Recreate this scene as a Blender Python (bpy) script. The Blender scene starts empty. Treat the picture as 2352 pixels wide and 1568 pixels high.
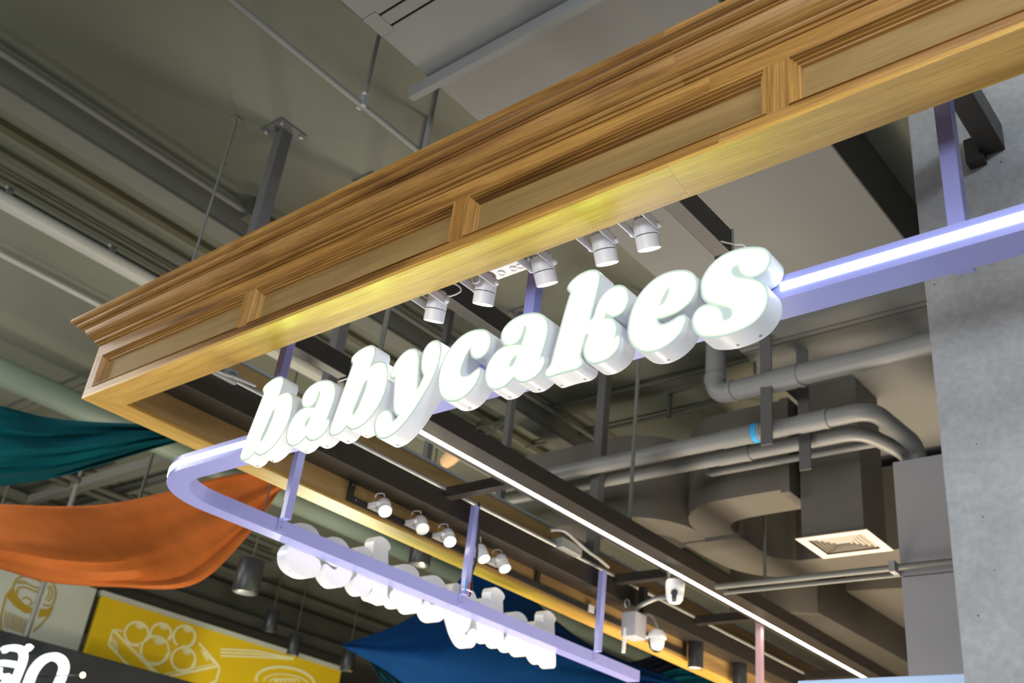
import bpy, math, random
from mathutils import Vector, Matrix, geometry
random.seed(7)
# ------------------------------------------------------------------ camera, world, exposure
ZO = 1.6                      # eye height above the floor; all coordinates below are measured from the eye
scene = bpy.context.scene
col = scene.collection
YAW, PITCH, ROLL, FPX = 2.32195009, 0.507122018, 0.125519395, 2371.63
cy_, sy_, cp_, sp_ = math.cos(YAW), math.sin(YAW), math.cos(PITCH), math.sin(PITCH)
FW = Vector((cp_*cy_, cp_*sy_, sp_)); RT0 = Vector((sy_, -cy_, 0)); UP0 = RT0.cross(FW)
RT = math.cos(ROLL)*RT0 + math.sin(ROLL)*UP0; UP = -math.sin(ROLL)*RT0 + math.cos(ROLL)*UP0
cam_d = bpy.data.cameras.new('camera'); cam = bpy.data.objects.new('camera', cam_d); col.objects.link(cam)
cam.matrix_world = Matrix(((RT.x, UP.x, -FW.x, 0), (RT.y, UP.y, -FW.y, 0), (RT.z, UP.z, -FW.z, ZO), (0, 0, 0, 1)))
cam_d.sensor_width = 36; cam_d.lens = FPX/2352*36; cam_d.clip_start = 0.05; cam_d.clip_end = 200
cam_d.dof.use_dof = True; cam_d.dof.focus_distance = 2.52; cam_d.dof.aperture_fstop = 4.2
scene.camera = cam
world = bpy.data.worlds.new('hall'); scene.world = world; world.use_nodes = True
world.node_tree.nodes['Background'].inputs[0].default_value = (0.80, 0.84, 0.90, 1)
world.node_tree.nodes['Background'].inputs[1].default_value = 0.55
vs = scene.view_settings
vs.view_transform = 'Standard'; vs.look = 'None'; vs.exposure = 0.0; vs.gamma = 1.0; vs.use_curve_mapping = False

def area_light(name, loc, target, sx, sy, power, color):
    d = bpy.data.lights.new(name, 'AREA'); d.shape = 'RECTANGLE'; d.size = sx; d.size_y = sy; d.energy = power; d.color = color
    o = bpy.data.objects.new(name, d); col.objects.link(o); o.location = Vector(loc)+Vector((0, 0, ZO))
    o.rotation_euler = (Vector(target)-Vector(loc)).to_track_quat('-Z', 'Y').to_euler()
def point_light(name, loc, power, color, r=0.08):
    d = bpy.data.lights.new(name, 'POINT'); d.energy = power; d.color = color; d.shadow_soft_size = r
    o = bpy.data.objects.new(name, d); col.objects.link(o); o.location = Vector(loc)+Vector((0, 0, ZO))
# lamps of the hall behind and beside the viewer, and unseen fill lights added in front and below
area_light('hall_light_front', (-0.5, -4.2, 2.6), (-2.0, 1.5, 1.2), 5.0, 2.0, 115, (1.0, 0.94, 0.86))
area_light('front_fill_light', (0.0, -6.8, 0.4), (-1.4, 1.6, 1.2), 6.0, 2.4, 360, (0.96, 0.97, 1.0))  # added fill from low in front, for letter rims and spotlight bodies
area_light('hall_light_right', (2.6, -0.4, 2.9), (-0.3, 2.0, 1.5), 1.4, 1.2, 170, (0.78, 0.89, 1.0))
area_light('hall_light_left', (-7.0, 0.2, 2.7), (-7.6, 4.2, 1.2), 3.0, 2.0, 220, (1.0, 0.96, 0.90))
area_light('hall_light_down', (0.6, -0.8, 2.62), (0.6, -0.8, 0.0), 3.0, 3.0, 40, (0.95, 0.97, 1.0))
area_light('up_fill_front', (-2.0, 2.45, -0.62), (-2.0, 2.45, 1.0), 1.8, 0.5, 16, (1.0, 0.97, 0.94))  # added upward fill for letter undersides and soffit; no counter is built
area_light('up_fill_side', (-2.7, 3.1, -0.62), (-2.7, 3.1, 1.0), 0.5, 2.6, 56, (1.0, 0.93, 0.84))  # added upward fill for the rear rail and its bend
area_light('up_fill_back', (-2.2, 5.7, -0.62), (-2.2, 5.7, 1.0), 1.4, 1.6, 180, (1.0, 0.80, 0.56))  # added warm upward fill for the duct undersides
point_light('low_fill', (-1.9, 6.6, -0.3), 80, (1.0, 0.80, 0.56), 0.3)  # added warm fill under the back of the stall, without a fitting
point_light('low_fill_far', (-2.6, 10.0, -0.1), 80, (1.0, 0.78, 0.52), 0.3)  # second added warm fill, farther back, without a fitting
point_light('low_fill_left', (-6.6, 5.2, -0.4), 200, (1.0, 0.95, 0.72), 0.3)  # added fill that lifts the slab and boards at left

# ------------------------------------------------------------------ materials
M = {}
def new_mat(name):
    m = bpy.data.materials.new(name); m.use_nodes = True; M[name] = m
    return m, m.node_tree.nodes, m.node_tree.links, m.node_tree.nodes['Principled BSDF']
def setp(b, color=None, rough=None, metal=None, spec=None, emit=None, strength=None, coat=None):
    if color is not None: b.inputs['Base Color'].default_value = (*color, 1)
    if rough is not None: b.inputs['Roughness'].default_value = rough
    if metal is not None: b.inputs['Metallic'].default_value = metal
    if spec is not None: b.inputs['Specular IOR Level'].default_value = spec
    if emit is not None: b.inputs['Emission Color'].default_value = (*emit, 1)
    if strength is not None: b.inputs['Emission Strength'].default_value = strength
    if coat is not None: b.inputs['Coat Weight'].default_value = coat
def node(N, t, **kw):
    n = N.new(t)
    for k, v in kw.items():
        if k in n.inputs: n.inputs[k].default_value = v
        else: setattr(n, k, v)
    return n
def ramp(N, stops):
    r = N.new('ShaderNodeValToRGB'); e = r.color_ramp.elements
    while len(e) < len(stops): e.new(0.5)
    for el, (p, c) in zip(e, stops): el.position = p; el.color = (*c, 1)
    return r
def paint(name, color, rough=0.5, var=0.06, scale=6.0, metal=0.0, bump=0.0, spec=0.4):
    m, N, L, b = new_mat(name); setp(b, color, rough, metal, spec)
    tc = N.new('ShaderNodeTexCoord'); nz = node(N, 'ShaderNodeTexNoise', Scale=scale, Detail=5.0, Roughness=0.6)
    L.new(tc.outputs['Object'], nz.inputs['Vector'])
    r = ramp(N, [(0.3, tuple(c*(1-var) for c in color)), (0.7, tuple(min(1, c*(1+var)) for c in color))])
    L.new(nz.outputs['Fac'], r.inputs[0]); L.new(r.outputs[0], b.inputs['Base Color'])
    if bump:
        n2 = node(N, 'ShaderNodeTexNoise', Scale=scale*30, Detail=3.0); bp = node(N, 'ShaderNodeBump', Strength=bump, Distance=0.002)
        L.new(tc.outputs['Object'], n2.inputs['Vector']); L.new(n2.outputs['Fac'], bp.inputs['Height']); L.new(bp.outputs[0], b.inputs['Normal'])
    return m
def glow(name, color, strength):
    m, N, L, b = new_mat(name); setp(b, (0.9, 0.9, 0.9), 0.4, emit=color, strength=strength); return m
def wood(name, axis, dark, mid, light, fine=0.42, rough=0.36):
    m, N, L, b = new_mat(name); setp(b, mid, rough, 0, 0.45)
    tc = N.new('ShaderNodeTexCoord'); oi = N.new('ShaderNodeObjectInfo')
    off = node(N, 'ShaderNodeVectorMath', operation='SCALE'); comb = N.new('ShaderNodeCombineXYZ')
    for k in range(3): L.new(oi.outputs['Random'], comb.inputs[k])
    off.inputs['Scale'].default_value = 13.0; L.new(comb.outputs[0], off.inputs[0])
    add = node(N, 'ShaderNodeVectorMath', operation='ADD'); L.new(tc.outputs['Object'], add.inputs[0]); L.new(off.outputs[0], add.inputs[1])
    def mapped(along, across):
        mp = N.new('ShaderNodeMapping'); s = [across]*3; s['XYZ'.index(axis)] = along
        mp.inputs['Scale'].default_value = s; L.new(add.outputs[0], mp.inputs['Vector']); return mp
    n1 = node(N, 'ShaderNodeTexNoise', Scale=1.0, Detail=7.0, Roughness=0.55, Distortion=0.9); L.new(mapped(0.9, 13).outputs[0], n1.inputs['Vector'])
    r1 = ramp(N, [(0.30, dark), (0.44, mid), (0.57, light), (0.70, mid), (0.80, tuple((a+b)/2 for a, b in zip(dark, mid)))]); L.new(n1.outputs['Fac'], r1.inputs[0])
    n2 = node(N, 'ShaderNodeTexNoise', Scale=1.0, Detail=3.0, Roughness=0.6); L.new(mapped(7, 300).outputs[0], n2.inputs['Vector'])
    r2 = ramp(N, [(0.33, (1-fine,)*3), (0.55, (1.0,)*3)]); L.new(n2.outputs['Fac'], r2.inputs[0])
    mx = N.new('ShaderNodeMix'); mx.data_type = 'RGBA'; mx.blend_type = 'MULTIPLY'; mx.inputs[0].default_value = 1.0
    L.new(r1.outputs[0], mx.inputs[6]); L.new(r2.outputs[0], mx.inputs[7]); L.new(mx.outputs[2], b.inputs['Base Color'])
    bp = node(N, 'ShaderNodeBump', Strength=0.12, Distance=0.001); L.new(n2.outputs['Fac'], bp.inputs['Height']); L.new(bp.outputs[0], b.inputs['Normal'])
    return m
DK, MD, LT = (0.095, 0.040, 0.008), (0.285, 0.138, 0.031), (0.41, 0.220, 0.057)
for ax in 'XYZ': wood('wood_'+ax, ax, DK, MD, LT)
for ax in 'XY': wood('oak_'+ax, ax, (0.38, 0.20, 0.035), (0.53, 0.30, 0.060), (0.60, 0.37, 0.088), 0.30)
wood('veneer_X', 'X', (0.185, 0.112, 0.033), (0.228, 0.141, 0.043), (0.265, 0.168, 0.054), 0.22, 0.6)
wood('plywood_Y', 'Y', (0.22, 0.13, 0.045), (0.30, 0.185, 0.065), (0.36, 0.23, 0.085), 0.2, 0.55)
paint('moulding_shadow_wood', (0.24, 0.115, 0.026), 0.35, 0.25, 20)
paint('black_steel', (0.022, 0.019, 0.016), 0.42, 0.15, 8)
paint('lavender_paint', (0.275, 0.292, 0.62), 0.26, 0.03, 5)
paint('white_metal', (0.90, 0.90, 0.92), 0.32, 0.02, 5)
paint('letter_white', (0.77, 0.785, 0.815), 0.25, 0.02, 5)
paint('rim_grey', (0.47, 0.55, 0.58), 0.45, 0.02, 5)
paint('white_plastic', (0.82, 0.82, 0.83), 0.3, 0.02, 5)
paint('grey_plastic', (0.36, 0.36, 0.40), 0.5, 0.04, 5)
paint('dark_plastic', (0.02, 0.02, 0.022), 0.35, 0.1, 5)
paint('pvc_grey', (0.185, 0.19, 0.19), 0.42, 0.05, 3)
paint('pipe_white', (0.34, 0.345, 0.335), 0.45, 0.05, 3)
paint('pipe_green_grey', (0.19, 0.24, 0.20), 0.5, 0.06, 3)
paint('galvanised', (0.30, 0.31, 0.31), 0.4, 0.12, 20, metal=0.4)
paint('conduit_grey', (0.135, 0.138, 0.125), 0.5, 0.06, 4)
paint('conduit_dark', (0.055, 0.057, 0.045), 0.6, 0.08, 4)
paint('conduit_brown', (0.060, 0.056, 0.030), 0.6, 0.08, 4)
paint('trunking_grey', (0.125, 0.128, 0.112), 0.6, 0.06, 2)
paint('duct_grey', (0.095, 0.089, 0.077), 0.55, 0.07, 3)

paint('duct_light', (0.40, 0.38, 0.34), 0.55, 0.05, 3)
paint('diffuser_cream', (0.62, 0.56, 0.48), 0.5, 0.03, 3)
paint('soffit_grey', (0.150, 0.156, 0.152), 0.85, 0.05, 1.6, bump=0.1)
paint('soffit_patch', (0.185, 0.186, 0.168), 0.85, 0.05, 4, bump=0.1)
paint('steel_post', (0.085, 0.086, 0.088), 0.5, 0.08, 4)
paint('chase_grey', (0.27, 0.27, 0.285), 0.55, 0.03, 1.5)
paint('floor_tile', (0.32, 0.305, 0.28), 0.5, 0.08, 0.7)
paint('blue_sticker', (0.02, 0.30, 0.62), 0.5, 0.03, 5)
paint('pink_paint', (0.55, 0.36, 0.42), 0.4, 0.03, 5)
paint('wire_red', (0.55, 0.05, 0.03), 0.4, 0.03, 5); paint('wire_blue', (0.03, 0.30, 0.65), 0.4, 0.03, 5)
paint('panel_blue', (0.42, 0.58, 0.84), 0.35, 0.02, 2)
paint('board_white', (0.40, 0.43, 0.37), 0.6, 0.08, 1.3)
paint('board_yellow', (0.60, 0.41, 0.002), 0.7, 0.05, 2)
paint('print_gold', (0.30, 0.20, 0.012), 0.6, 0.05, 10)
paint('print_cream', (0.70, 0.68, 0.38), 0.6, 0.05, 10)
paint('slat_dark', (0.10, 0.095, 0.085), 0.6, 0.1, 3)
paint('beam_dark', (0.075, 0.078, 0.062), 0.6, 0.1, 2)
paint('back_white', (0.86, 0.87, 0.90), 0.4, 0.02, 5); paint('peach_plastic', (0.75, 0.45, 0.24), 0.5, 0.03, 5); paint('soffit_side_shade', (0.035, 0.035, 0.03), 0.7, 0.1, 3)
paint('sign_dark', (0.022, 0.024, 0.028), 0.35, 0.1, 3)
glow('acrylic_letter', (0.62, 1.0, 0.128), 9.0)
glow('bar_led', (0.72, 0.86, 1.0), 8.0)
glow('channel_led', (1.0, 0.95, 0.80), 10.0)
glow('lens_cool', (0.80, 0.90, 1.0), 9.0)
glow('lens_warm', (1.0, 0.82, 0.58), 14.0)
glow('thai_letter_light', (0.78, 0.93, 1.0), 1.2)
glow('bulb_warm', (1.0, 0.72, 0.35), 6.0)
m, N, L, b = new_mat('lens_off'); setp(b, (0.75, 0.74, 0.70), 0.15, 0, 0.6)
m, N, L, b = new_mat('reflector'); setp(b, (0.75, 0.78, 0.78), 0.2, 0.9)
def slab_mat():
    m, N, L, b = new_mat('slab_concrete'); setp(b, (0.3, 0.3, 0.28), 0.9, 0, 0.2)
    tc = N.new('ShaderNodeTexCoord')
    n1 = node(N, 'ShaderNodeTexNoise', Scale=0.5, Detail=6.0, Roughness=0.6); L.new(tc.outputs['Object'], n1.inputs['Vector'])
    r1 = ramp(N, [(0.3, (0.110, 0.116, 0.093)), (0.7, (0.152, 0.159, 0.131))]); L.new(n1.outputs['Fac'], r1.inputs[0])
    v = node(N, 'ShaderNodeTexVoronoi', Scale=3.6); n2 = node(N, 'ShaderNodeTexNoise', Scale=15.0, Detail=4.0, Roughness=0.7)
    L.new(tc.outputs['Object'], v.inputs['Vector']); L.new(tc.outputs['Object'], n2.inputs['Vector'])
    ma = node(N, 'ShaderNodeMath', operation='MULTIPLY_ADD'); ma.inputs[1].default_value = 0.42; L.new(n2.outputs['Fac'], ma.inputs[0]); L.new(v.outputs['Distance'], ma.inputs[2])
    r2 = ramp(N, [(0.205, (0.20, 0.18, 0.12)), (0.235, (1, 1, 1))]); L.new(ma.outputs[0], r2.inputs[0])
    mx = N.new('ShaderNodeMix'); mx.data_type = 'RGBA'; mx.blend_type = 'MULTIPLY'; mx.inputs[0].default_value = 1.0
    L.new(r1.outputs[0], mx.inputs[6]); L.new(r2.outputs[0], mx.inputs[7]); L.new(mx.outputs[2], b.inputs['Base Color'])
slab_mat()
def column_mat():
    m, N, L, b = new_mat('column_concrete'); setp(b, (0.4, 0.4, 0.4), 0.7, 0, 0.3)
    tc = N.new('ShaderNodeTexCoord')
    n1 = node(N, 'ShaderNodeTexNoise', Scale=3.0, Detail=9.0, Roughness=0.68); L.new(tc.outputs['Object'], n1.inputs['Vector'])
    r1 = ramp(N, [(0.30, (0.255, 0.255, 0.25)), (0.5, (0.325, 0.335, 0.34)), (0.72, (0.395, 0.41, 0.42))]); L.new(n1.outputs['Fac'], r1.inputs[0])
    v = node(N, 'ShaderNodeTexVoronoi', Scale=34.0); n2 = node(N, 'ShaderNodeTexNoise', Scale=12.0, Detail=2.0)
    L.new(tc.outputs['Object'], v.inputs['Vector']); L.new(tc.outputs['Object'], n2.inputs['Vector'])
    ma = node(N, 'ShaderNodeMath', operation='MULTIPLY_ADD'); ma.inputs[1].default_value = 0.42; L.new(n2.outputs['Fac'], ma.inputs[0]); L.new(v.outputs['Distance'], ma.inputs[2])
    r2 = ramp(N, [(0.225, (0.35, 0.34, 0.33)), (0.25, (1, 1, 1))]); L.new(ma.outputs[0], r2.inputs[0])
    n3 = node(N, 'ShaderNodeTexNoise', Scale=60.0, Detail=4.0); L.new(tc.outputs['Object'], n3.inputs['Vector'])
    r3 = ramp(N, [(0.3, (0.86,)*3), (0.7, (1.06,)*3)]); L.new(n3.outputs['Fac'], r3.inputs[0])
    prev = r1.outputs[0]
    for r in (r2, r3):
        mx = N.new('ShaderNodeMix'); mx.data_type = 'RGBA'; mx.blend_type = 'MULTIPLY'; mx.inputs[0].default_value = 1.0
        L.new(prev, mx.inputs[6]); L.new(r.outputs[0], mx.inputs[7]); prev = mx.outputs[2]
    L.new(prev, b.inputs['Base Color'])
    bp = node(N, 'ShaderNodeBump', Strength=0.25, Distance=0.002); L.new(n3.outputs['Fac'], bp.inputs['Height']); L.new(bp.outputs[0], b.inputs['Normal'])
column_mat()
def cloth(name, color):
    m, N, L, b = new_mat(name); setp(b, color, 0.85, 0, 0.2)
    b.inputs['Specular IOR Level'].default_value = 0.08
    tc = N.new('ShaderNodeTexCoord'); n1 = node(N, 'ShaderNodeTexNoise', Scale=4.0, Detail=6.0, Roughness=0.6); L.new(tc.outputs['Object'], n1.inputs['Vector'])
    r = ramp(N, [(0.3, tuple(c*0.85 for c in color)), (0.7, tuple(c*1.12 for c in color))]); L.new(n1.outputs['Fac'], r.inputs[0]); L.new(r.outputs[0], b.inputs['Base Color'])
    w = node(N, 'ShaderNodeTexNoise', Scale=220.0, Detail=2.0); bp = node(N, 'ShaderNodeBump', Strength=0.3, Distance=0.004)
    L.new(tc.outputs['Object'], w.inputs['Vector']); L.new(w.outputs['Fac'], bp.inputs['Height']); L.new(bp.outputs[0], b.inputs['Normal'])
cloth('cloth_teal', (0.002, 0.078, 0.112)); cloth('cloth_orange', (0.46, 0.125, 0.030)); cloth('cloth_blue', (0.002, 0.034, 0.135)); cloth('cloth_navy', (0.012, 0.016, 0.030)); cloth('cloth_dark_teal', (0.008, 0.05, 0.065))

# ------------------------------------------------------------------ helpers
BASE = {}
class MB:
    def __init__(s): s.v = []; s.f = []
    def add(s, vs, fs):
        o = len(s.v); s.v += [tuple(p) for p in vs]; s.f += [tuple(i+o for i in f) for f in fs]; return s
    def box(s, x0, x1, y0, y1, z0, z1):
        return s.add([(x0,y0,z0),(x1,y0,z0),(x1,y1,z0),(x0,y1,z0),(x0,y0,z1),(x1,y0,z1),(x1,y1,z1),(x0,y1,z1)],
                     [(3,2,1,0),(4,5,6,7),(0,1,5,4),(1,2,6,5),(2,3,7,6),(3,0,4,7)])
    def tube(s, pts, r, n=12, cap=True):
        pts = [Vector(p) for p in pts]; k = len(pts); rs = r if isinstance(r, (list, tuple)) else [r]*k
        t0 = (pts[1]-pts[0]).normalized(); a = t0.orthogonal().normalized(); vs = []
        for i, p in enumerate(pts):
            t = ((pts[min(i+1,k-1)]-p).normalized() + (p-pts[max(i-1,0)]).normalized())
            t = t.normalized() if t.length > 1e-9 else t0
            a = (a - t*a.dot(t)).normalized(); b = t.cross(a)
            vs += [p + rs[i]*(math.cos(q)*a + math.sin(q)*b) for q in [2*math.pi*j/n for j in range(n)]]
        fs = [(i*n+j, i*n+(j+1)%n, (i+1)*n+(j+1)%n, (i+1)*n+j) for i in range(k-1) for j in range(n)]
        if cap: fs += [tuple(reversed(range(n))), tuple(range((k-1)*n, k*n))]
        return s.add(vs, fs)
    def lathe(s, prof, c=(0,0,0), axis=Vector((0,0,1)), n=24, cap=True):
        axis = Vector(axis).normalized(); a = axis.orthogonal().normalized(); b = axis.cross(a); c = Vector(c); vs = []
        for r, h in prof: vs += [c + axis*h + r*(math.cos(q)*a + math.sin(q)*b) for q in [2*math.pi*j/n for j in range(n)]]
        k = len(prof); fs = [(i*n+j, i*n+(j+1)%n, (i+1)*n+(j+1)%n, (i+1)*n+j) for i in range(k-1) for j in range(n)]
        if cap: fs += [tuple(reversed(range(n))), tuple(range((k-1)*n, k*n))]
        return s.add(vs, fs)
    def prism(s, poly, z0, z1):                   # poly in xy, counter clockwise
        n = len(poly); tr = geometry.tessellate_polygon([[Vector((x, y, 0)) for x, y in poly]])
        vs = [(x,y,z0) for x,y in poly] + [(x,y,z1) for x,y in poly]
        fs = [(i,(i+1)%n,n+(i+1)%n,n+i) for i in range(n)] + [tuple(t) for t in tr] + [tuple(n+i for i in reversed(t)) for t in tr]
        return s.add(vs, fs)
    def strip(s, left, right, z0, z1):            # duct: two plan polylines of equal length
        n = len(left); vs = []
        for z in (z0, z1):
            for p in left: vs.append((p[0], p[1], z))
            for p in right: vs.append((p[0], p[1], z))
        fs = []
        for i in range(n-1):
            fs += [(i, n+i, n+i+1, i+1), (2*n+i, 2*n+i+1, 3*n+i+1, 3*n+i), (i, i+1, 2*n+i+1, 2*n+i), (n+i, 3*n+i, 3*n+i+1, n+i+1)]
        fs += [(0, 2*n, 3*n, n), (n-1, 2*n-1, 4*n-1, 3*n-1)]
        return s.add(vs, fs)
    def build(s, name, mat, parent=None, smooth=False, bevel=0.0, local=False, subsurf=0, solid=0.0):
        v = [Vector(p) for p in s.v]
        if parent is not None: o0 = BASE[parent.name]
        elif local: o0 = Vector((0,0,0))
        else:
            xs = [p.x for p in v]; ys = [p.y for p in v]; zs = [p.z for p in v]
            o0 = Vector(((min(xs)+max(xs))/2, (min(ys)+max(ys))/2, min(zs)))
        me = bpy.data.meshes.new(name); me.from_pydata([p-o0 for p in v], [], s.f); me.update()
        import bmesh
        bm = bmesh.new(); bm.from_mesh(me); bmesh.ops.recalc_face_normals(bm, faces=bm.faces)
        if smooth:
            for f in bm.faces: f.smooth = True
        bm.to_mesh(me); bm.free()
        if smooth: me.set_sharp_from_angle(angle=math.radians(38))
        me.materials.append(M[mat])
        o = bpy.data.objects.new(name, me); col.objects.link(o)
        if parent is not None: o.parent = parent
        elif not local: o.location = o0 + Vector((0,0,ZO))
        BASE[o.name] = o0
        if bevel:
            b = o.modifiers.new('bevel', 'BEVEL'); b.width = bevel; b.segments = 2; b.limit_method = 'ANGLE'; b.angle_limit = math.radians(40)
        if solid:
            b = o.modifiers.new('thickness', 'SOLIDIFY'); b.thickness = solid; b.offset = 0
        return o
def tag(o, label, cat, group=None):
    o['label'] = label; o['category'] = cat
    if group: o['group'] = group
    return o
def struct(o, label=None):
    o['kind'] = 'structure'
    if label: o['label'] = label
    return o
def thing(name, loc, label=None, cat=None, group=None):
    e = bpy.data.objects.new(name, None); e.empty_display_size = 0.05; col.objects.link(e)
    e.location = Vector(loc)+Vector((0,0,ZO)); BASE[e.name] = Vector(loc)
    if label: tag(e, label, cat, group)
    return e
def copy_tree(o, parent=None):
    c = o.copy(); col.objects.link(c)
    if parent: c.parent = parent
    for ch in [q for q in o.children]: copy_tree(ch, c)
    return c
def ray(x, y): return FW*FPX + RT*(x-1176) - UP*(y-784)
def at(x, y, dist): return ray(x, y).normalized()*dist      # a point of the place, seen from the eye at this distance
def on(x, y, ax, c):
    r = ray(x, y); return r*(c/r[ax])
def arc(c, r, a0, a1, n): return [(c[0]+r*math.cos(math.radians(a0+(a1-a0)*i/n)), c[1]+r*math.sin(math.radians(a0+(a1-a0)*i/n))) for i in range(n+1)]
STROKE = [0]
def ribbon(mb, pts, w, d, frame):        # thick flat stroke: pts in plane coordinates, frame(u, v, depth) -> point
    STROKE[0] += 1; d = d + 0.00018*(STROKE[0] % 23)
    P = [Vector(p) for p in pts]; k = len(P); Lf = []; Rt = []
    for i, p in enumerate(P):
        t = (P[min(i+1,k-1)]-P[max(i-1,0)]); t = t.normalized() if t.length > 1e-9 else Vector((1,0)); n = Vector((-t.y, t.x))
        Lf.append(p+n*w/2); Rt.append(p-n*w/2)
    vs = [frame(p.x, p.y, 0) for p in Lf]+[frame(p.x, p.y, 0) for p in Rt]+[frame(p.x, p.y, d) for p in Lf]+[frame(p.x, p.y, d) for p in Rt]
    fs = []
    for i in range(k-1):
        fs += [(i,i+1,k+i+1,k+i), (2*k+i,3*k+i,3*k+i+1,2*k+i+1), (i,2*k+i,2*k+i+1,i+1), (k+i,k+i+1,3*k+i+1,3*k+i)]
    fs += [(0,k,3*k,2*k), (k-1,3*k-1,4*k-1,2*k-1)]
    mb.add(vs, fs)
def smooth_line(pts, n=5, closed=False):
    P = [Vector(p) for p in pts]; out = []; k = len(P)
    for i in range(k if closed else k-1):
        g = lambda j: P[j % k] if closed else P[max(0, min(k-1, j))]
        p0, p1, p2, p3 = g(i-1), g(i), g(i+1), g(i+2)
        for j in range(n):
            u = j/n; out.append(0.5*((2*p1)+(p2-p0)*u+(2*p0-5*p1+4*p2-p3)*u*u+(3*p1-p0-3*p2+p3)*u**3))
    out.append(P[0] if closed else P[-1]); return out
# ------------------------------------------------------------------ the building
X0, Y0, ZS, SW = -3.4399, 1.4775, 1.45, 0.1135
XE, YE = 0.9, 9.0
ZC = 3.0
struct(MB().box(-34, 12, -14, 34, -1.75, -1.6).build('floor', 'floor_tile'), 'beige tiled floor of the food hall')
struct(MB().box(-34, 12, -14, 34, ZC, ZC+0.3).build('ceiling', 'slab_concrete'), 'stained grey concrete slab ceiling')
sb = thing('trim_1', (-1.78, 1.0, 2.7), 'wide smooth grey dropped soffit running above the wooden canopy', None); sb['kind'] = 'structure'
del_cat = sb.pop('category', None)
for a, b_ in ((-4, 1.515), (1.525, 1.572), (1.582, 4.19), (4.20, 4.235), (4.245, 14)):
    MB().box(-2.31, -1.243, a, b_, 2.70, 2.98).build('panel', 'soffit_grey', sb)
MB().box(-1.243, -1.236, -4, 14, 2.70, 2.998).build('side_board', 'soffit_side_shade', sb)  # added strip: shade on the soffit's side put into a darker colour
MB().box(-2.40, -1.243, 1.835, 1.862, 2.642, 2.70).build('flange', 'soffit_grey', sb)
MB().box(-2.31, -2.245, 1.50, 1.59, 2.6965, 2.70).build('cover_plate', 'soffit_grey', sb)
pp = [(-1.62,1.80),(-1.56,1.845),(-1.45,1.84),(-1.40,1.80),(-1.33,1.78),(-1.30,1.70),(-1.36,1.62),(-1.50,1.64),(-1.55,1.70),(-1.63,1.73)]
pp = [(x+0.03, y-0.05) for x, y in pp]
MB().prism(pp, 2.6985, 2.70).build('plaster_patch', 'soffit_patch', sb)['label'] = 'pale repaired plaster patch'
struct(MB().box(-0.640, 0.9, 2.0, 2.9, -1.6, ZC).build('wall_column', 'column_concrete', bevel=0.004), 'bare concrete column at the right end of the canopy')

# ------------------------------------------------------------------ wooden canopy frame
cf = thing('canopy_frame', (X0, Y0, ZS), 'carved honey-brown wooden canopy frame with panelled fascia and crown moulding', 'canopy')
def part(mb, name, mat, par, **k): return mb.build(name, mat, par, **k)
xj = -0.985
part(MB().prism([(X0,Y0),(xj-0.0001,Y0),(xj-0.0141,Y0+SW),(X0+SW,Y0+SW)], ZS, ZS+0.012), 'soffit_board', 'oak_X', cf, bevel=0.0003)
part(MB().prism([(xj+0.0001,Y0),(XE,Y0),(XE,Y0+SW),(xj-0.0139,Y0+SW)], ZS, ZS+0.012), 'soffit_board', 'oak_X', cf, bevel=0.0003)
part(MB().prism([(X0,Y0+0.001),(X0+SW,Y0+SW+0.001),(X0+SW,YE),(X0,YE)], ZS, ZS+0.012), 'soffit_board', 'oak_Y', cf, bevel=0.0012)
for a, b_ in ((X0, -0.8632), (-0.8630, XE)):
    part(MB().box(a, b_, Y0, Y0+0.02, ZS+0.012, 1.487), 'bottom_rail', 'wood_X', cf, bevel=0.0004)
for a, b_ in ((X0, -0.8876), (-0.8874, XE)):
    part(MB().box(a, b_, Y0, Y0+0.02, 1.617, 1.757), 'top_rail', 'wood_X', cf, bevel=0.0004)
edges = [(X0, -3.389), (-2.532, -2.487), (-1.640, -1.595), (-0.750, -0.702), (0.143, 0.19)]
for a, b_ in edges:
    part(MB().box(a, b_, Y0, Y0+0.02, 1.487, 1.617), 'stile', 'wood_Z', cf, bevel=0.0008)
MPROF = [(0,0.001),(0.001,-0.004),(0.005,-0.004),(0.007,0.001),(0.010,0.0005),(0.012,0.007),(0.016,0.0065),(0.018,0.013),(0.021,0.014),(0.023,0.021),(0.026,0.024)]
for (l, r_) in zip(edges, edges[1:]):
    xa, xb, za, zb = l[1], r_[0], 1.487, 1.617
    part(MB().box(xa, xb, Y0+0.022, Y0+0.030, za, zb), 'panel', 'veneer_X', cf)
    for side in range(4):                       # four mitred lengths of moulding round each panel
        mb = MB(); vs = []; fs = []
        for i, (w, d) in enumerate(MPROF):
            q = [(xa+w, Y0+d, za+w*0.35), (xb-w, Y0+d, za+w*0.35), (xb-w, Y0+d, zb-w), (xa+w, Y0+d, zb-w)]
            vs += [q[side], q[(side+1) % 4]]
            if i: fs.append((2*i-2, 2*i-1, 2*i+1, 2*i))
        mb.add(vs, fs); part(mb, 'panel_moulding', 'wood_X' if side % 2 == 0 else 'wood_Z', cf)
CPROF = [(0,1.668),(0.004,1.668),(0.0065,1.671),(0.006,1.675),(0.012,1.676),(0.0155,1.680),(0.017,1.6845),(0.021,1.6855),(0.028,1.690),(0.036,1.6975),(0.043,1.707),(0.048,1.716),(0.0505,1.7225),(0.056,1.7235),(0.057,1.7275),(0.062,1.7265),(0.069,1.7285),(0.074,1.7325),(0.0765,1.7375),(0.083,1.739),(0.090,1.743),(0.0945,1.749),(0.0945,1.757),(0.0,1.757)]
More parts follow.
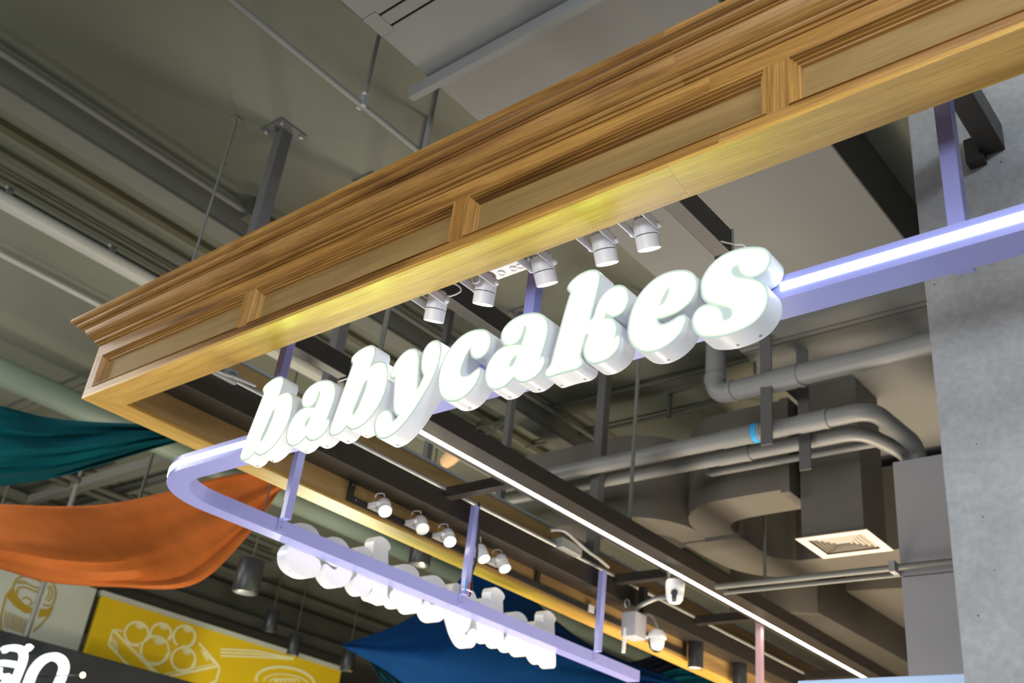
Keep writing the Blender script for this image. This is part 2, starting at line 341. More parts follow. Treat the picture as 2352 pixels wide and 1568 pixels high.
def crown(name, mat, start, end, along):
    mb = MB(); vs = []; n = len(CPROF)
    for k in (0, 1):
        for d, z in CPROF:
            if along == 'X': vs.append(((X0-d if start is None else start) if k == 0 else end, Y0-d, z))
            else: vs.append((X0-d, Y0-d+0.0005 if k == 0 else end, z))
    fs = [(i, i+1, n+i+1, n+i) for i in range(n-1)] + [tuple(range(n)), tuple(range(n, 2*n))]
    mb.add(vs, fs); return part(mb, name, mat, cf)
crown('crown_moulding', 'wood_X', None, -0.9507, 'X'); crown('crown_moulding', 'wood_X', -0.9505, XE, 'X'); crown('crown_moulding', 'wood_Y', None, YE, 'Y')
part(MB().box(X0, X0+0.02, Y0+0.021, YE, ZS+0.012, 1.757), 'side_board', 'wood_Y', cf)
part(MB().box(X0+SW-0.014, X0+SW, Y0+SW, YE, ZS+0.012, 1.815), 'inner_board', 'plywood_Y', cf)
part(MB().box(X0+SW, XE, Y0+SW-0.014, Y0+SW, ZS+0.012, 1.70), 'inner_board', 'wood_X', cf)
part(MB().box(X0+0.02, X0+SW-0.014, Y0+0.03, YE, 1.735, 1.757), 'top_board', 'plywood_Y', cf)

# ------------------------------------------------------------------ black steel sub-frame
sf = thing('steel_grid', (-3.25, 1.6, 1.556), 'black steel tube frame fixed inside the wooden canopy', 'frame')
part(MB().box(-3.326, -3.19, 1.592, YE, 1.556, 1.655), 'side_tube', 'black_steel', sf, bevel=0.004)
for y in (3.10, 4.45, 5.28, 6.7):
    part(MB().box(-3.19, -2.82, y, y+0.05, 1.625, 1.675), 'cross_tube', 'black_steel', sf, bevel=0.003)
for x, ye in ((-2.74, 2.05), (-2.04, 2.45), (-1.20, 2.05), (-0.482, 1.9995)):
    part(MB().box(x, x+0.05, 1.592, ye, 1.625, 1.70), 'arm_tube', 'black_steel', sf, bevel=0.003)
    if ye == 2.05: part(MB().box(x-0.003, x+0.053, ye, ye+0.006, 1.62, 1.705), 'end_plate', 'galvanised', sf)
part(MB().box(-0.512, -0.474, 1.97, 2.0, 1.600, 1.668), 'column_plate', 'black_steel', sf, bevel=0.002)
part(MB().box(-3.326, -3.316, 2.655, 5.4, 1.472, 1.499), 'lamp_bar', 'black_steel', sf)
for y in (2.655, 3.95, 5.37): part(MB().box(-3.326, -3.314, y, y+0.03, 1.499, 1.556), 'bar_bracket', 'black_steel', sf)
for y, z in ((2.67, 1.545), (2.70, 1.485)):
    part(MB().lathe([(0.004, 0), (0.004, 0.003)], (-3.314, y, z), (1,0,0), 10), 'bolt', 'galvanised', sf)

# ------------------------------------------------------------------ linear light
ll = thing('linear_light', (-2.745, 2.12, 1.625), 'long black linear lamp with a glowing white strip, slanting behind the lit sign', 'lamp')
part(MB().box(-2.825, -2.672, 2.14, 7.3, 1.640, 1.70), 'housing', 'black_steel', ll, bevel=0.004)
part(MB().box(-2.825, -2.803, 2.14, 7.3, 1.625, 1.640), 'housing_lip', 'black_steel', ll)
part(MB().box(-2.768, -2.672, 2.14, 7.3, 1.625, 1.640), 'housing_lip', 'black_steel', ll)
part(MB().box(-2.803, -2.768, 2.145, 7.295, 1.629, 1.636), 'diffuser', 'channel_led', ll)

# ------------------------------------------------------------------ lavender sign rail
rl = thing('sign_rail', (-3.0, 1.7, 1.168), 'lavender metal rail bent round the corner that carries the sign letters', 'sign rail')
XO, YO, WB, RO = -3.2495, 1.668, 0.0764, 0.285
cx, cyy = XO+RO, YO+RO
outer = [(0.7, YO), (-0.6, YO), (-1.6, YO), (-2.4, YO)] + [(x, y) for x, y in arc((cx, cyy), RO, -90, -180, 20)] + [(XO, 3.0), (XO, 4.71)]
inner = [(0.7, YO+WB), (-0.6, YO+WB), (-1.6, YO+WB), (-2.4, YO+WB)] + [(x, y) for x, y in arc((cx, cyy), RO-WB, -90, -180, 20)] + [(XO+WB, 3.0), (XO+WB, 4.71)]
part(MB().strip(outer, inner, 1.168, 1.224), 'rail', 'lavender_paint', rl, smooth=True)
def led(path, off): 
    a = [(x, y) for x, y, nx, ny in path]; b_ = [(x+nx*off, y+ny*off) for x, y, nx, ny in path]
    return MB().strip(b_, a, 1.1865, 1.2055)
part(led([(0.7, YO, 0, -1), (-0.822, YO, 0, -1)], 0.0025), 'led_strip', 'bar_led', rl)
pth = [(-2.55, YO, 0, -1), (-2.7, YO, 0, -1)] + [(cx+RO*math.cos(math.radians(a)), cyy+RO*math.sin(math.radians(a)), math.cos(math.radians(a)), math.sin(math.radians(a))) for a in [-90-4.5*i for i in range(21)]] + [(XO, 2.34, -1, 0)]
part(led(pth, 0.0025), 'led_strip', 'bar_led', rl)
for x in (-2.67, -1.585, -0.486):
    p = part(MB().box(x-0.017, x+0.017, YO+WB, YO+WB+0.032, 1.18, 1.64), 'hanger_post', 'lavender_paint', rl, bevel=0.002)
for y in (2.255, 3.28, 4.30):
    p = part(MB().box(XO+WB, XO+WB+0.003, y-0.017, y+0.017, 1.176, 1.30).box(XO+WB, XO+WB+0.028, y-0.017, y+0.017, 1.226, 1.64), 'hanger_post', 'lavender_paint', rl)
    for z in (1.19, 1.211): part(MB().lathe([(0.0045, 0), (0.0045, 0.002), (0.002, 0.0025)], (XO+WB+0.003, y, z), (1,0,0), 10), 'bolt', 'galvanised', p)
# wiring at the middle rear post
wi = thing('cable', (XO+WB+0.03, 3.315, 1.22), 'black cable with red and blue wires tied to the middle rear rail post', 'cable')
bx = XO+WB
part(MB().tube(smooth_line([(bx+0.02,3.305,1.225),(bx+0.03,3.306,1.26),(bx+0.022,3.302,1.32),(bx+0.034,3.308,1.40),(bx+0.03,3.302,1.48),(bx+0.03,3.300,1.56),(bx+0.02,3.29,1.66)]), 0.006, 8), 'wire', 'dark_plastic', wi, smooth=True)
part(MB().tube(smooth_line([(bx+0.03,3.28,1.225),(bx+0.034,3.275,1.25),(bx+0.034,3.285,1.28)]), 0.004, 6), 'wire', 'wire_red', wi, smooth=True)
part(MB().tube(smooth_line([(bx+0.034,3.265,1.225),(bx+0.036,3.262,1.26),(bx+0.034,3.268,1.29)]), 0.004, 6), 'wire', 'wire_blue', wi, smooth=True)
part(MB().tube([(bx+0.03+0.016*math.cos(t/8*math.pi*2)-0.008, 3.285+0.028*math.sin(t/8*math.pi*2), 1.245) for t in range(9)], 0.003, 6), 'cable_tie', 'white_plastic', wi)

